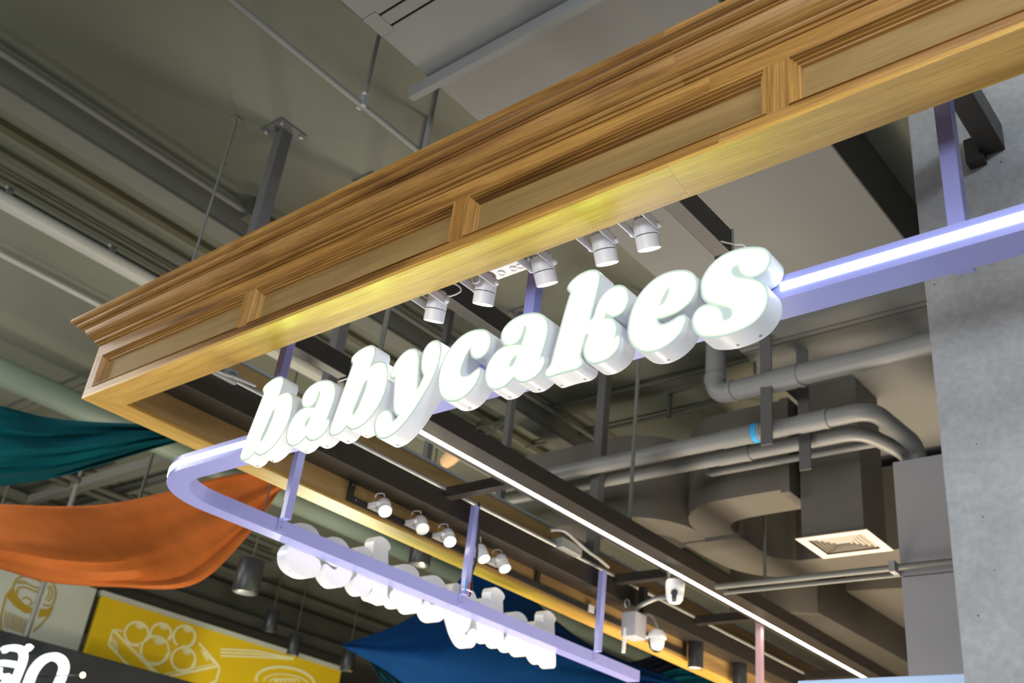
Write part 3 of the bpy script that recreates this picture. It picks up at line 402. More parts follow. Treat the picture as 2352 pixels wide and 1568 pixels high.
# ------------------------------------------------------------------ channel letters
LET = {'b':{'u':-2.0386,'o':[[-794,-1033],[-842,-1026],[-898,-1009],[-931,-993],[-972,-961],[-998,-929],[-1024,-873],[-1034,-833],[-1036,-793],[-1013,-625],[-972,-409],[-668,975],[-625,1151],[-648,1183],[-699,1239],[-725,1287],[-732,1335],[-728,1367],[-721,1391],[-715,1407],[-693,1439],[-658,1469],[-626,1489],[-546,1531],[-490,1556],[-434,1575],[-378,1590],[-234,1616],[-154,1622],[-34,1618],[22,1609],[70,1595],[110,1580],[150,1558],[190,1528],[214,1501],[247,1447],[263,1407],[277,1359],[283,1303],[278,1220],[222,919],[254,932],[318,952],[382,963],[446,966],[518,961],[582,950],[638,934],[694,911],[742,884],[798,841],[833,807],[873,759],[910,703],[940,647],[987,535],[1006,471],[1020,407],[1034,287],[1036,143],[1031,47],[1023,-33],[1009,-97],[989,-161],[916,-369],[879,-449],[834,-521],[785,-585],[683,-705],[630,-760],[574,-810],[497,-865],[430,-905],[366,-938],[286,-971],[222,-990],[158,-1004],[94,-1011],[38,-1012],[-34,-1006],[-98,-990],[-202,-944],[-272,-897],[-330,-843],[-420,-937],[-462,-969],[-514,-995],[-562,-1012],[-626,-1027],[-682,-1034]],'f':[[[-953,-874],[-962,-850],[-968,-823],[-970,-794],[-962,-723],[-931,-538],[-882,-306],[-623,875],[-603,965],[-560,1139],[-559,1152],[-560,1163],[-564,1175],[-571,1190],[-595,1223],[-631,1259],[-646,1278],[-656,1295],[-664,1312],[-666,1330],[-664,1351],[-658,1374],[-645,1394],[-621,1415],[-589,1434],[-514,1473],[-469,1493],[-419,1511],[-356,1527],[-287,1541],[-220,1551],[-157,1556],[-96,1556],[-41,1552],[5,1545],[48,1533],[86,1518],[117,1501],[144,1481],[167,1455],[186,1421],[202,1382],[213,1343],[217,1305],[216,1267],[213,1228],[207,1189],[119,739],[188,816],[228,847],[277,871],[333,887],[389,897],[448,900],[508,896],[565,886],[616,872],[664,852],[708,827],[749,797],[786,761],[820,720],[852,672],[881,619],[906,565],[926,510],[942,455],[954,398],[963,340],[968,281],[970,218],[970,141],[966,58],[958,-19],[945,-82],[927,-140],[881,-273],[853,-348],[820,-419],[779,-484],[733,-545],[684,-604],[635,-660],[584,-713],[528,-762],[465,-807],[399,-847],[333,-881],[270,-906],[209,-925],[149,-938],[90,-945],[32,-947],[-23,-941],[-75,-928],[-124,-909],[-167,-888],[-201,-868],[-231,-845],[-258,-821],[-282,-796],[-324,-743],[-404,-824],[-462,-886],[-496,-913],[-537,-933],[-583,-950],[-630,-961],[-680,-967],[-731,-969],[-776,-968],[-804,-966],[-830,-961],[-876,-947],[-896,-937],[-913,-925],[-929,-911],[-942,-894]],[[132,488],[148,490],[163,490],[177,484],[189,469],[199,448],[206,425],[211,387],[214,340],[212,290],[207,236],[198,179],[185,119],[167,53],[77,-242],[53,-313],[29,-372],[4,-426],[-20,-471],[-40,-505],[-62,-534],[-84,-555],[-106,-565],[-128,-567],[-149,-563],[-167,-554],[-183,-539],[-196,-520],[-204,-497],[-210,-470],[-212,-440],[-211,-399],[-207,-351],[-197,-301],[-178,-244],[-130,-118],[-69,89],[-4,286],[22,375],[36,410],[48,433],[63,452],[79,467],[96,478],[115,484]]]},'y':{'u':-1.8505,'o':[[-577,-1540],[-665,-1527],[-713,-1514],[-761,-1494],[-809,-1467],[-849,-1438],[-897,-1395],[-930,-1356],[-964,-1308],[-992,-1260],[-1014,-1212],[-1033,-1159],[-1046,-1108],[-1055,-1052],[-1059,-996],[-1057,-940],[-1050,-884],[-1034,-828],[-1004,-772],[-969,-732],[-928,-700],[-881,-673],[-825,-655],[-769,-648],[-729,-648],[-689,-652],[-641,-665],[-561,-704],[-513,-739],[-478,-772],[-446,-812],[-414,-860],[-367,-948],[-336,-1036],[-329,-1041],[-289,-1031],[-249,-1013],[-225,-996],[-204,-972],[-210,-964],[-239,-948],[-281,-916],[-321,-879],[-358,-836],[-384,-796],[-404,-756],[-444,-652],[-475,-532],[-536,-156],[-612,260],[-617,266],[-657,248],[-681,243],[-697,243],[-721,250],[-739,260],[-764,284],[-780,308],[-789,332],[-802,396],[-801,428],[-793,468],[-780,516],[-745,610],[-696,708],[-660,764],[-617,820],[-577,865],[-529,909],[-473,952],[-417,986],[-361,1011],[-305,1028],[-241,1040],[-177,1040],[-73,1023],[-25,1011],[23,992],[59,972],[95,945],[150,884],[180,836],[212,764],[247,650],[276,524],[302,380],[386,-244],[391,-253],[412,-220],[448,-148],[522,36],[521,44],[464,116],[415,201],[396,244],[377,300],[349,420],[334,548],[333,668],[340,740],[352,796],[369,844],[399,902],[439,954],[471,985],[511,1014],[567,1042],[615,1055],[663,1060],[711,1059],[751,1053],[791,1042],[862,1012],[889,996],[917,972],[951,932],[994,860],[1017,804],[1044,708],[1053,644],[1059,524],[1058,452],[1045,324],[1030,252],[971,44],[917,-108],[855,-244],[813,-324],[734,-452],[639,-593],[393,-940],[297,-1060],[248,-1116],[135,-1225],[31,-1313],[-73,-1389],[-185,-1455],[-249,-1484],[-321,-1509],[-441,-1536],[-505,-1542]],'f':[[[-728,360],[-736,397],[-736,417],[-729,453],[-717,496],[-702,541],[-684,586],[-663,633],[-637,679],[-606,727],[-570,774],[-530,818],[-486,859],[-438,896],[-389,926],[-338,949],[-287,965],[-235,974],[-182,974],[-128,967],[-81,958],[-43,947],[-8,934],[23,917],[52,895],[77,870],[99,841],[119,811],[136,777],[151,740],[167,691],[197,575],[211,511],[236,370],[260,208],[322,-265],[333,-318],[342,-337],[355,-352],[368,-360],[380,-360],[392,-352],[403,-341],[422,-320],[444,-293],[465,-261],[486,-222],[528,-129],[599,54],[547,115],[522,148],[498,185],[476,226],[456,271],[440,322],[426,376],[414,432],[406,491],[400,551],[398,610],[399,669],[405,727],[415,780],[433,826],[456,868],[482,904],[514,935],[549,960],[586,979],[625,990],[665,994],[702,993],[737,989],[769,980],[826,957],[851,942],[874,922],[897,895],[918,862],[938,825],[954,785],[968,742],[979,695],[987,640],[991,580],[993,519],[992,458],[987,395],[979,331],[966,265],[948,199],[907,61],[883,-11],[856,-83],[826,-152],[793,-221],[757,-289],[717,-356],[675,-421],[531,-632],[388,-836],[342,-899],[246,-1018],[197,-1073],[147,-1123],[97,-1170],[-6,-1258],[-58,-1298],[-112,-1336],[-166,-1369],[-220,-1399],[-277,-1424],[-336,-1445],[-396,-1460],[-453,-1471],[-505,-1476],[-554,-1476],[-601,-1472],[-646,-1464],[-690,-1452],[-732,-1435],[-773,-1412],[-812,-1383],[-848,-1350],[-881,-1313],[-909,-1272],[-934,-1229],[-954,-1185],[-970,-1140],[-982,-1094],[-989,-1044],[-993,-993],[-991,-945],[-985,-898],[-974,-854],[-955,-815],[-926,-782],[-889,-753],[-851,-732],[-812,-719],[-771,-714],[-732,-713],[-696,-718],[-662,-728],[-629,-742],[-595,-761],[-562,-783],[-530,-812],[-500,-849],[-471,-893],[-447,-935],[-427,-975],[-401,-1049],[-395,-1072],[-390,-1117],[-311,-1105],[-274,-1096],[-241,-1083],[-209,-1066],[-180,-1044],[-151,-1012],[-98,-937],[-167,-912],[-201,-894],[-237,-867],[-273,-834],[-304,-799],[-328,-762],[-347,-724],[-364,-681],[-381,-632],[-396,-578],[-409,-523],[-420,-467],[-437,-347],[-458,-217],[-500,19],[-545,260],[-558,318],[-565,336],[-574,352],[-585,362],[-595,364],[-605,361],[-616,355],[-650,324],[-676,311],[-688,309],[-699,312],[-708,320],[-715,329],[-721,338]]]},'c':{'u':-1.6555,'o':[[-101,-1003],[-189,-994],[-293,-973],[-389,-940],[-445,-912],[-533,-854],[-616,-779],[-661,-728],[-724,-635],[-754,-579],[-797,-467],[-825,-355],[-849,-211],[-854,-99],[-853,-27],[-838,109],[-823,189],[-804,261],[-779,333],[-749,405],[-712,477],[-672,541],[-592,645],[-501,741],[-443,789],[-389,829],[-337,861],[-269,897],[-197,926],[-133,945],[-69,960],[11,971],[91,976],[211,973],[275,964],[387,940],[499,906],[547,886],[595,862],[675,808],[715,773],[752,733],[776,701],[802,653],[829,589],[839,549],[851,469],[854,421],[853,373],[844,325],[830,277],[798,205],[779,173],[755,145],[718,109],[675,81],[643,64],[611,53],[555,41],[507,39],[467,42],[427,50],[379,65],[336,85],[299,108],[259,140],[224,181],[195,227],[161,301],[139,377],[131,380],[75,289],[33,205],[11,141],[-45,-59],[-51,-99],[-48,-163],[-33,-219],[-13,-257],[3,-275],[24,-291],[59,-309],[83,-317],[147,-327],[219,-326],[275,-318],[307,-309],[499,-213],[531,-203],[563,-202],[587,-209],[603,-219],[623,-243],[631,-259],[638,-283],[644,-331],[641,-403],[630,-451],[599,-539],[560,-627],[531,-675],[495,-723],[459,-759],[339,-871],[299,-901],[251,-930],[203,-953],[155,-971],[99,-986],[43,-997],[-13,-1004]],'f':[[[-770,-293],[-784,-202],[-787,-154],[-789,-97],[-787,-35],[-782,30],[-773,99],[-760,171],[-741,241],[-717,310],[-689,378],[-657,442],[-622,499],[-584,551],[-543,601],[-500,649],[-454,694],[-405,736],[-353,774],[-298,808],[-240,838],[-178,862],[-114,882],[-48,897],[19,906],[86,910],[150,910],[207,907],[259,900],[312,890],[369,877],[426,861],[478,843],[520,826],[559,807],[595,785],[632,758],[667,728],[697,697],[721,664],[740,630],[756,596],[768,564],[776,531],[786,458],[789,418],[787,378],[780,340],[769,304],[756,270],[741,239],[724,210],[703,184],[677,161],[647,140],[616,124],[583,113],[548,107],[513,105],[476,108],[438,115],[402,127],[367,144],[333,165],[303,190],[277,220],[255,255],[237,291],[221,328],[210,365],[202,401],[198,438],[198,473],[203,521],[211,555],[153,509],[124,481],[97,447],[71,409],[19,324],[-6,278],[-30,227],[-51,165],[-110,-46],[-117,-86],[-118,-127],[-114,-168],[-107,-205],[-96,-239],[-82,-271],[-64,-298],[-44,-321],[-20,-341],[6,-357],[34,-370],[66,-381],[100,-388],[138,-392],[178,-394],[218,-392],[257,-388],[294,-382],[331,-371],[368,-355],[438,-316],[502,-284],[540,-269],[552,-267],[562,-270],[569,-279],[573,-294],[578,-333],[579,-361],[576,-391],[568,-428],[555,-469],[539,-512],[521,-555],[499,-600],[474,-642],[445,-679],[412,-713],[340,-783],[300,-818],[260,-849],[219,-873],[178,-892],[134,-908],[86,-922],[35,-932],[-16,-938],[-69,-939],[-123,-935],[-175,-929],[-225,-921],[-273,-910],[-320,-896],[-366,-878],[-410,-856],[-452,-830],[-494,-800],[-535,-766],[-573,-729],[-608,-688],[-640,-645],[-669,-599],[-693,-552],[-714,-502],[-732,-452],[-748,-399]]]},'a':{'u':-1.482,'o':[[392,-1010],[319,-1002],[264,-989],[216,-973],[168,-950],[128,-926],[88,-895],[32,-839],[8,-810],[-48,-854],[-183,-946],[-232,-970],[-280,-985],[-336,-995],[-440,-1003],[-496,-1001],[-584,-987],[-632,-971],[-680,-946],[-760,-890],[-800,-854],[-837,-810],[-864,-767],[-888,-721],[-911,-666],[-937,-578],[-948,-522],[-953,-474],[-952,-378],[-946,-314],[-935,-258],[-915,-194],[-895,-146],[-869,-98],[-833,-42],[-792,11],[-752,54],[-712,89],[-672,118],[-616,149],[-560,172],[-504,190],[-430,206],[-472,242],[-520,302],[-550,350],[-572,406],[-588,510],[-588,558],[-573,638],[-557,678],[-529,726],[-503,758],[-453,806],[-416,835],[-368,865],[-312,892],[-248,916],[-180,934],[-56,955],[24,962],[96,962],[176,956],[312,933],[376,918],[488,881],[592,836],[645,806],[696,772],[752,726],[792,686],[832,636],[885,542],[908,486],[924,430],[942,334],[946,230],[942,166],[928,54],[914,-18],[823,-394],[864,-395],[896,-409],[920,-435],[936,-466],[948,-506],[954,-578],[950,-618],[939,-666],[910,-738],[864,-813],[824,-858],[792,-885],[752,-913],[664,-962],[616,-982],[568,-997],[520,-1006],[472,-1011]],'f':[[[-514,459],[-522,519],[-522,552],[-518,586],[-510,620],[-496,654],[-475,688],[-449,720],[-417,751],[-378,781],[-334,808],[-284,832],[-229,853],[-169,869],[-107,882],[-41,891],[26,896],[95,896],[164,891],[234,881],[300,868],[359,854],[413,838],[466,819],[517,799],[566,776],[613,749],[659,717],[704,681],[744,642],[777,600],[804,556],[828,511],[846,466],[859,421],[869,375],[876,328],[880,281],[880,230],[877,177],[871,120],[862,60],[849,-4],[834,-71],[773,-315],[750,-421],[740,-480],[738,-498],[740,-512],[744,-523],[752,-531],[761,-535],[773,-532],[785,-524],[797,-513],[830,-467],[839,-461],[849,-459],[858,-462],[867,-475],[877,-494],[883,-515],[887,-543],[888,-576],[885,-609],[877,-643],[865,-677],[850,-710],[832,-743],[811,-775],[785,-804],[754,-831],[718,-857],[680,-879],[640,-900],[597,-919],[553,-932],[509,-941],[465,-945],[420,-946],[373,-943],[326,-936],[281,-926],[240,-911],[202,-893],[167,-872],[133,-846],[102,-817],[77,-790],[60,-768],[34,-728],[15,-703],[-30,-752],[-54,-775],[-82,-797],[-215,-888],[-254,-907],[-297,-921],[-343,-930],[-390,-935],[-438,-937],[-487,-936],[-532,-931],[-570,-922],[-605,-910],[-639,-893],[-679,-868],[-720,-838],[-756,-805],[-784,-769],[-809,-731],[-829,-691],[-847,-648],[-862,-602],[-874,-557],[-882,-515],[-887,-474],[-888,-430],[-886,-380],[-881,-327],[-871,-274],[-856,-225],[-836,-176],[-811,-129],[-781,-82],[-745,-36],[-708,5],[-670,38],[-630,66],[-587,90],[-538,110],[-485,127],[-429,137],[-370,142],[-308,141],[-245,136],[-182,127],[-58,100],[46,73],[111,52],[155,34],[233,349],[242,392],[248,433],[251,472],[251,506],[247,532],[239,556],[228,576],[213,591],[194,604],[173,613],[149,620],[94,628],[109,568],[113,536],[114,502],[112,465],[107,430],[98,396],[86,363],[70,333],[50,304],[27,277],[1,253],[-29,234],[-61,219],[-94,208],[-126,202],[-160,201],[-194,203],[-229,207],[-264,213],[-299,222],[-333,233],[-367,247],[-397,264],[-422,286],[-444,311],[-478,358],[-491,380],[-501,401],[-508,420]],[[78,-163],[32,-156],[8,-156],[-20,-162],[-50,-172],[-78,-187],[-104,-207],[-128,-231],[-148,-256],[-165,-282],[-178,-309],[-188,-334],[-194,-357],[-198,-380],[-198,-401],[-195,-422],[-189,-442],[-180,-458],[-167,-470],[-152,-479],[-136,-483],[-117,-485],[-97,-482],[-77,-476],[-58,-464],[-40,-448],[-24,-428],[-7,-401],[23,-336],[48,-264]]]},'k':{'u':-1.2729,'o':[[-995,-1062],[-1035,-1053],[-1067,-1037],[-1091,-1019],[-1111,-998],[-1130,-966],[-1136,-950],[-1140,-926],[-1140,-886],[-1134,-854],[-1115,-814],[-1075,-777],[-1035,-752],[-1014,-734],[-994,-702],[-979,-662],[-884,-142],[-729,602],[-679,826],[-603,1114],[-603,1122],[-683,1218],[-700,1250],[-708,1298],[-706,1322],[-697,1354],[-681,1386],[-643,1435],[-603,1470],[-555,1504],[-507,1532],[-451,1559],[-395,1581],[-339,1597],[-259,1612],[-195,1618],[-123,1619],[-67,1614],[-19,1605],[77,1577],[117,1558],[173,1520],[205,1489],[228,1458],[252,1410],[267,1370],[277,1322],[280,1282],[275,1194],[251,1026],[195,730],[129,410],[95,218],[101,212],[125,233],[142,266],[152,298],[184,434],[219,546],[242,602],[273,658],[309,713],[341,752],[389,801],[429,833],[469,860],[529,890],[581,909],[629,919],[693,924],[741,922],[789,914],[845,897],[893,875],[947,842],[981,815],[1021,774],[1049,738],[1077,696],[1100,650],[1115,610],[1130,554],[1138,498],[1141,450],[1138,394],[1129,346],[1102,266],[1078,218],[1051,178],[1021,143],[981,109],[941,84],[901,68],[853,57],[813,52],[765,52],[705,58],[758,10],[789,-30],[829,-105],[849,-158],[861,-206],[871,-294],[869,-342],[856,-414],[893,-417],[925,-431],[949,-454],[963,-478],[975,-510],[983,-558],[980,-638],[962,-718],[943,-774],[913,-830],[885,-864],[853,-895],[767,-958],[725,-982],[669,-1006],[618,-1022],[565,-1033],[453,-1046],[341,-1043],[293,-1037],[253,-1027],[197,-1004],[158,-982],[117,-952],[77,-914],[37,-862],[-12,-774],[-47,-678],[-60,-614],[-63,-534],[-67,-520],[-93,-638],[-99,-678],[-100,-718],[-91,-740],[-51,-790],[-32,-822],[-20,-854],[-15,-894],[-20,-926],[-35,-963],[-54,-990],[-91,-1019],[-147,-1043],[-235,-1057],[-283,-1059],[-483,-1049],[-619,-1048],[-763,-1052],[-963,-1064]],'f':[[[-1075,-919],[-1075,-897],[-1071,-872],[-1059,-849],[-1034,-829],[-1001,-809],[-972,-787],[-952,-762],[-936,-734],[-923,-704],[-913,-670],[-857,-347],[-818,-149],[-664,591],[-639,708],[-615,808],[-572,980],[-542,1083],[-534,1121],[-534,1134],[-539,1146],[-547,1157],[-612,1233],[-627,1253],[-638,1273],[-642,1292],[-641,1310],[-636,1329],[-626,1351],[-610,1374],[-590,1395],[-559,1421],[-521,1448],[-478,1473],[-429,1497],[-374,1518],[-317,1535],[-255,1546],[-189,1552],[-129,1553],[-77,1549],[-29,1540],[14,1528],[50,1516],[83,1502],[111,1485],[136,1466],[157,1444],[175,1418],[191,1387],[203,1352],[212,1316],[214,1280],[213,1243],[203,1153],[195,1095],[169,945],[130,740],[65,431],[15,146],[83,143],[113,146],[138,156],[159,172],[177,192],[193,217],[205,246],[215,278],[249,419],[282,525],[303,577],[330,625],[361,672],[394,713],[430,750],[470,782],[511,808],[553,829],[597,845],[642,854],[687,858],[732,856],[776,849],[820,835],[863,817],[902,793],[938,765],[969,733],[997,698],[1020,662],[1040,623],[1055,583],[1066,539],[1073,492],[1075,448],[1073,406],[1066,365],[1055,326],[1039,287],[1020,249],[997,216],[972,188],[945,164],[915,145],[881,131],[845,122],[808,117],[770,118],[732,122],[697,131],[663,145],[632,164],[604,184],[580,206],[559,230],[543,256],[533,282],[521,338],[498,287],[477,237],[423,77],[506,70],[547,62],[588,48],[627,29],[662,8],[690,-14],[713,-38],[733,-66],[753,-99],[771,-137],[785,-176],[796,-216],[802,-257],[805,-296],[803,-331],[791,-396],[761,-492],[756,-529],[758,-543],[765,-552],[776,-557],[788,-557],[798,-548],[822,-519],[835,-505],[849,-491],[862,-482],[874,-481],[886,-484],[895,-492],[904,-508],[913,-530],[917,-555],[917,-588],[915,-626],[908,-666],[897,-706],[882,-748],[863,-786],[837,-819],[807,-848],[772,-874],[735,-900],[693,-924],[648,-944],[600,-958],[550,-969],[499,-976],[446,-980],[394,-980],[345,-977],[305,-972],[269,-963],[233,-948],[195,-927],[159,-901],[126,-869],[96,-832],[70,-789],[47,-745],[29,-701],[15,-655],[5,-609],[2,-564],[5,-520],[11,-474],[23,-424],[39,-373],[54,-328],[82,-261],[91,-232],[91,-210],[87,-189],[78,-171],[64,-157],[46,-146],[26,-140],[2,-138],[-23,-140],[-42,-146],[-52,-158],[-57,-173],[-100,-381],[-149,-578],[-164,-664],[-167,-699],[-166,-723],[-162,-744],[-154,-766],[-138,-788],[-119,-810],[-102,-831],[-92,-850],[-84,-869],[-81,-888],[-83,-908],[-91,-927],[-103,-945],[-120,-959],[-142,-971],[-167,-980],[-200,-987],[-238,-991],[-279,-993],[-485,-983],[-623,-982],[-766,-986],[-967,-998],[-995,-996],[-1016,-990],[-1035,-980],[-1050,-968],[-1062,-954],[-1071,-938]]]},'e':{'u':-1.0711,'o':[[-170,-1136],[-250,-1128],[-306,-1117],[-362,-1102],[-458,-1064],[-506,-1039],[-554,-1008],[-610,-964],[-650,-927],[-693,-880],[-757,-792],[-794,-728],[-835,-632],[-855,-568],[-876,-456],[-884,-352],[-872,-200],[-855,-64],[-822,72],[-798,144],[-766,224],[-736,288],[-705,344],[-658,415],[-610,476],[-563,528],[-514,575],[-455,624],[-394,668],[-338,704],[-266,742],[-202,769],[-122,794],[-58,809],[6,818],[86,823],[166,822],[238,815],[310,804],[390,784],[498,752],[542,735],[598,707],[642,680],[713,624],[753,584],[786,544],[812,504],[838,456],[866,376],[877,328],[883,280],[884,232],[880,184],[862,100],[845,48],[825,0],[804,-40],[774,-85],[742,-124],[702,-164],[666,-192],[590,-238],[502,-283],[454,-303],[350,-333],[246,-351],[94,-359],[-2,-356],[-74,-347],[-82,-348],[-84,-352],[-64,-408],[-31,-448],[6,-474],[38,-486],[62,-490],[134,-487],[206,-473],[430,-401],[462,-397],[518,-397],[550,-401],[574,-410],[598,-426],[612,-440],[626,-464],[635,-496],[637,-528],[633,-576],[612,-656],[593,-704],[558,-776],[534,-816],[505,-856],[467,-896],[430,-929],[334,-1000],[254,-1046],[206,-1068],[102,-1106],[-18,-1131],[-74,-1137]],'f':[[[-817,-395],[-818,-351],[-815,-309],[-800,-140],[-790,-73],[-775,-7],[-757,60],[-735,126],[-708,191],[-678,255],[-644,316],[-606,374],[-564,428],[-518,479],[-468,527],[-414,573],[-357,613],[-300,650],[-240,681],[-178,708],[-114,728],[-48,743],[19,753],[90,757],[162,756],[233,750],[302,738],[369,722],[476,690],[519,673],[560,653],[600,628],[639,600],[674,570],[705,538],[733,504],[756,469],[776,432],[792,394],[804,355],[812,316],[817,277],[818,237],[815,196],[808,154],[798,113],[784,72],[767,31],[746,-8],[722,-45],[694,-79],[663,-111],[630,-137],[593,-160],[516,-203],[474,-223],[431,-241],[385,-256],[337,-269],[289,-279],[242,-286],[194,-290],[98,-293],[50,-293],[1,-290],[-50,-284],[-155,-268],[-154,-329],[-150,-359],[-144,-387],[-134,-414],[-122,-439],[-107,-463],[-90,-484],[-70,-502],[-50,-518],[-28,-532],[-4,-542],[21,-550],[48,-555],[77,-557],[112,-556],[149,-552],[189,-545],[229,-535],[314,-510],[401,-478],[439,-467],[468,-462],[495,-461],[533,-465],[546,-470],[557,-477],[565,-489],[569,-505],[571,-521],[571,-544],[567,-570],[561,-597],[550,-632],[536,-672],[518,-710],[499,-747],[478,-782],[452,-817],[420,-850],[384,-882],[346,-912],[307,-939],[266,-965],[223,-987],[178,-1008],[131,-1027],[83,-1043],[32,-1056],[-22,-1065],[-75,-1071],[-129,-1072],[-183,-1070],[-236,-1064],[-287,-1054],[-336,-1041],[-384,-1024],[-431,-1004],[-476,-980],[-519,-952],[-562,-918],[-603,-880],[-641,-839],[-676,-796],[-706,-749],[-733,-702],[-756,-655],[-774,-607],[-789,-557],[-802,-503],[-811,-447]],[[172,435],[183,427],[191,412],[195,395],[195,365],[192,329],[186,290],[177,250],[165,209],[151,170],[135,134],[117,101],[98,71],[79,44],[58,19],[36,0],[13,-13],[-12,-21],[-36,-27],[-58,-30],[-101,-32],[-79,48],[-66,89],[-50,130],[-14,213],[25,284],[70,352],[94,386],[116,412],[135,425],[155,434]]]},'s':{'u':-0.9038,'o':[[-150,-1217],[-270,-1206],[-334,-1196],[-446,-1171],[-566,-1137],[-622,-1115],[-670,-1090],[-726,-1052],[-758,-1023],[-798,-977],[-831,-929],[-854,-887],[-882,-825],[-901,-769],[-914,-713],[-920,-657],[-919,-609],[-912,-561],[-902,-521],[-884,-481],[-864,-449],[-833,-409],[-798,-374],[-758,-347],[-718,-330],[-662,-315],[-622,-311],[-542,-315],[-538,-313],[-574,-279],[-608,-241],[-662,-162],[-688,-105],[-704,-41],[-724,95],[-728,199],[-722,255],[-712,303],[-694,359],[-669,415],[-638,471],[-606,518],[-560,575],[-518,619],[-467,663],[-366,732],[-302,766],[-230,796],[-166,813],[-38,832],[90,838],[170,834],[250,825],[386,800],[458,782],[570,745],[666,704],[711,679],[778,631],[818,592],[850,551],[890,479],[906,431],[916,383],[920,335],[918,295],[912,255],[901,215],[876,159],[856,127],[826,91],[802,67],[770,43],[730,20],[690,4],[610,-15],[530,-18],[523,-25],[616,-89],[701,-161],[738,-201],[770,-244],[798,-289],[820,-337],[837,-385],[856,-465],[862,-513],[863,-561],[850,-665],[820,-769],[797,-825],[766,-881],[731,-929],[690,-975],[646,-1017],[595,-1057],[546,-1088],[490,-1117],[434,-1140],[370,-1161],[242,-1190],[50,-1212],[-78,-1219]],'f':[[[-658,102],[-662,150],[-663,196],[-658,242],[-647,289],[-632,337],[-610,385],[-583,434],[-549,484],[-512,530],[-472,572],[-428,610],[-380,645],[-328,678],[-272,708],[-214,731],[-156,748],[-95,759],[-33,766],[31,771],[97,772],[164,769],[234,761],[306,749],[374,735],[437,719],[497,701],[596,664],[638,645],[677,623],[711,600],[743,575],[770,547],[795,516],[815,483],[832,448],[843,411],[851,374],[854,337],[853,301],[847,266],[837,232],[822,199],[803,167],[782,140],[759,116],[733,97],[703,81],[669,67],[632,56],[594,49],[557,47],[520,49],[484,55],[451,63],[420,75],[389,91],[356,112],[323,138],[294,165],[272,193],[253,223],[238,253],[224,285],[213,319],[206,351],[203,379],[205,432],[157,445],[133,448],[108,447],[83,443],[60,435],[38,421],[18,404],[3,384],[-7,361],[-12,336],[-13,311],[-10,285],[-3,260],[7,234],[21,208],[39,181],[61,156],[87,133],[117,113],[150,92],[190,71],[405,-34],[489,-81],[531,-108],[573,-139],[616,-172],[655,-207],[687,-243],[715,-280],[739,-318],[758,-358],[772,-399],[783,-440],[792,-479],[797,-519],[797,-560],[793,-605],[785,-652],[773,-700],[757,-749],[736,-798],[711,-844],[679,-888],[643,-929],[603,-967],[560,-1000],[514,-1030],[465,-1056],[411,-1078],[354,-1097],[295,-1113],[234,-1125],[171,-1134],[45,-1147],[-19,-1151],[-81,-1153],[-140,-1151],[-198,-1148],[-256,-1141],[-315,-1132],[-375,-1120],[-490,-1091],[-546,-1074],[-596,-1054],[-640,-1032],[-678,-1006],[-713,-975],[-745,-938],[-774,-896],[-799,-850],[-820,-802],[-837,-750],[-849,-701],[-854,-656],[-853,-613],[-848,-574],[-839,-541],[-826,-511],[-808,-483],[-785,-454],[-758,-427],[-727,-405],[-691,-390],[-652,-380],[-611,-377],[-567,-378],[-522,-386],[-478,-398],[-437,-416],[-398,-439],[-363,-463],[-331,-490],[-304,-518],[-280,-547],[-260,-580],[-243,-614],[-230,-646],[-221,-676],[-214,-705],[-210,-736],[-206,-772],[-203,-849],[-139,-865],[-107,-869],[-77,-869],[-47,-866],[-20,-858],[5,-844],[26,-825],[43,-802],[54,-775],[59,-745],[62,-716],[61,-689],[58,-663],[50,-638],[38,-614],[22,-591],[2,-568],[-24,-547],[-87,-505],[-305,-387],[-388,-338],[-427,-314],[-464,-288],[-497,-260],[-528,-231],[-557,-199],[-583,-164],[-607,-126],[-626,-83],[-640,-25],[-651,41]]]}}
YB, DEPTH = 1.664, 0.057
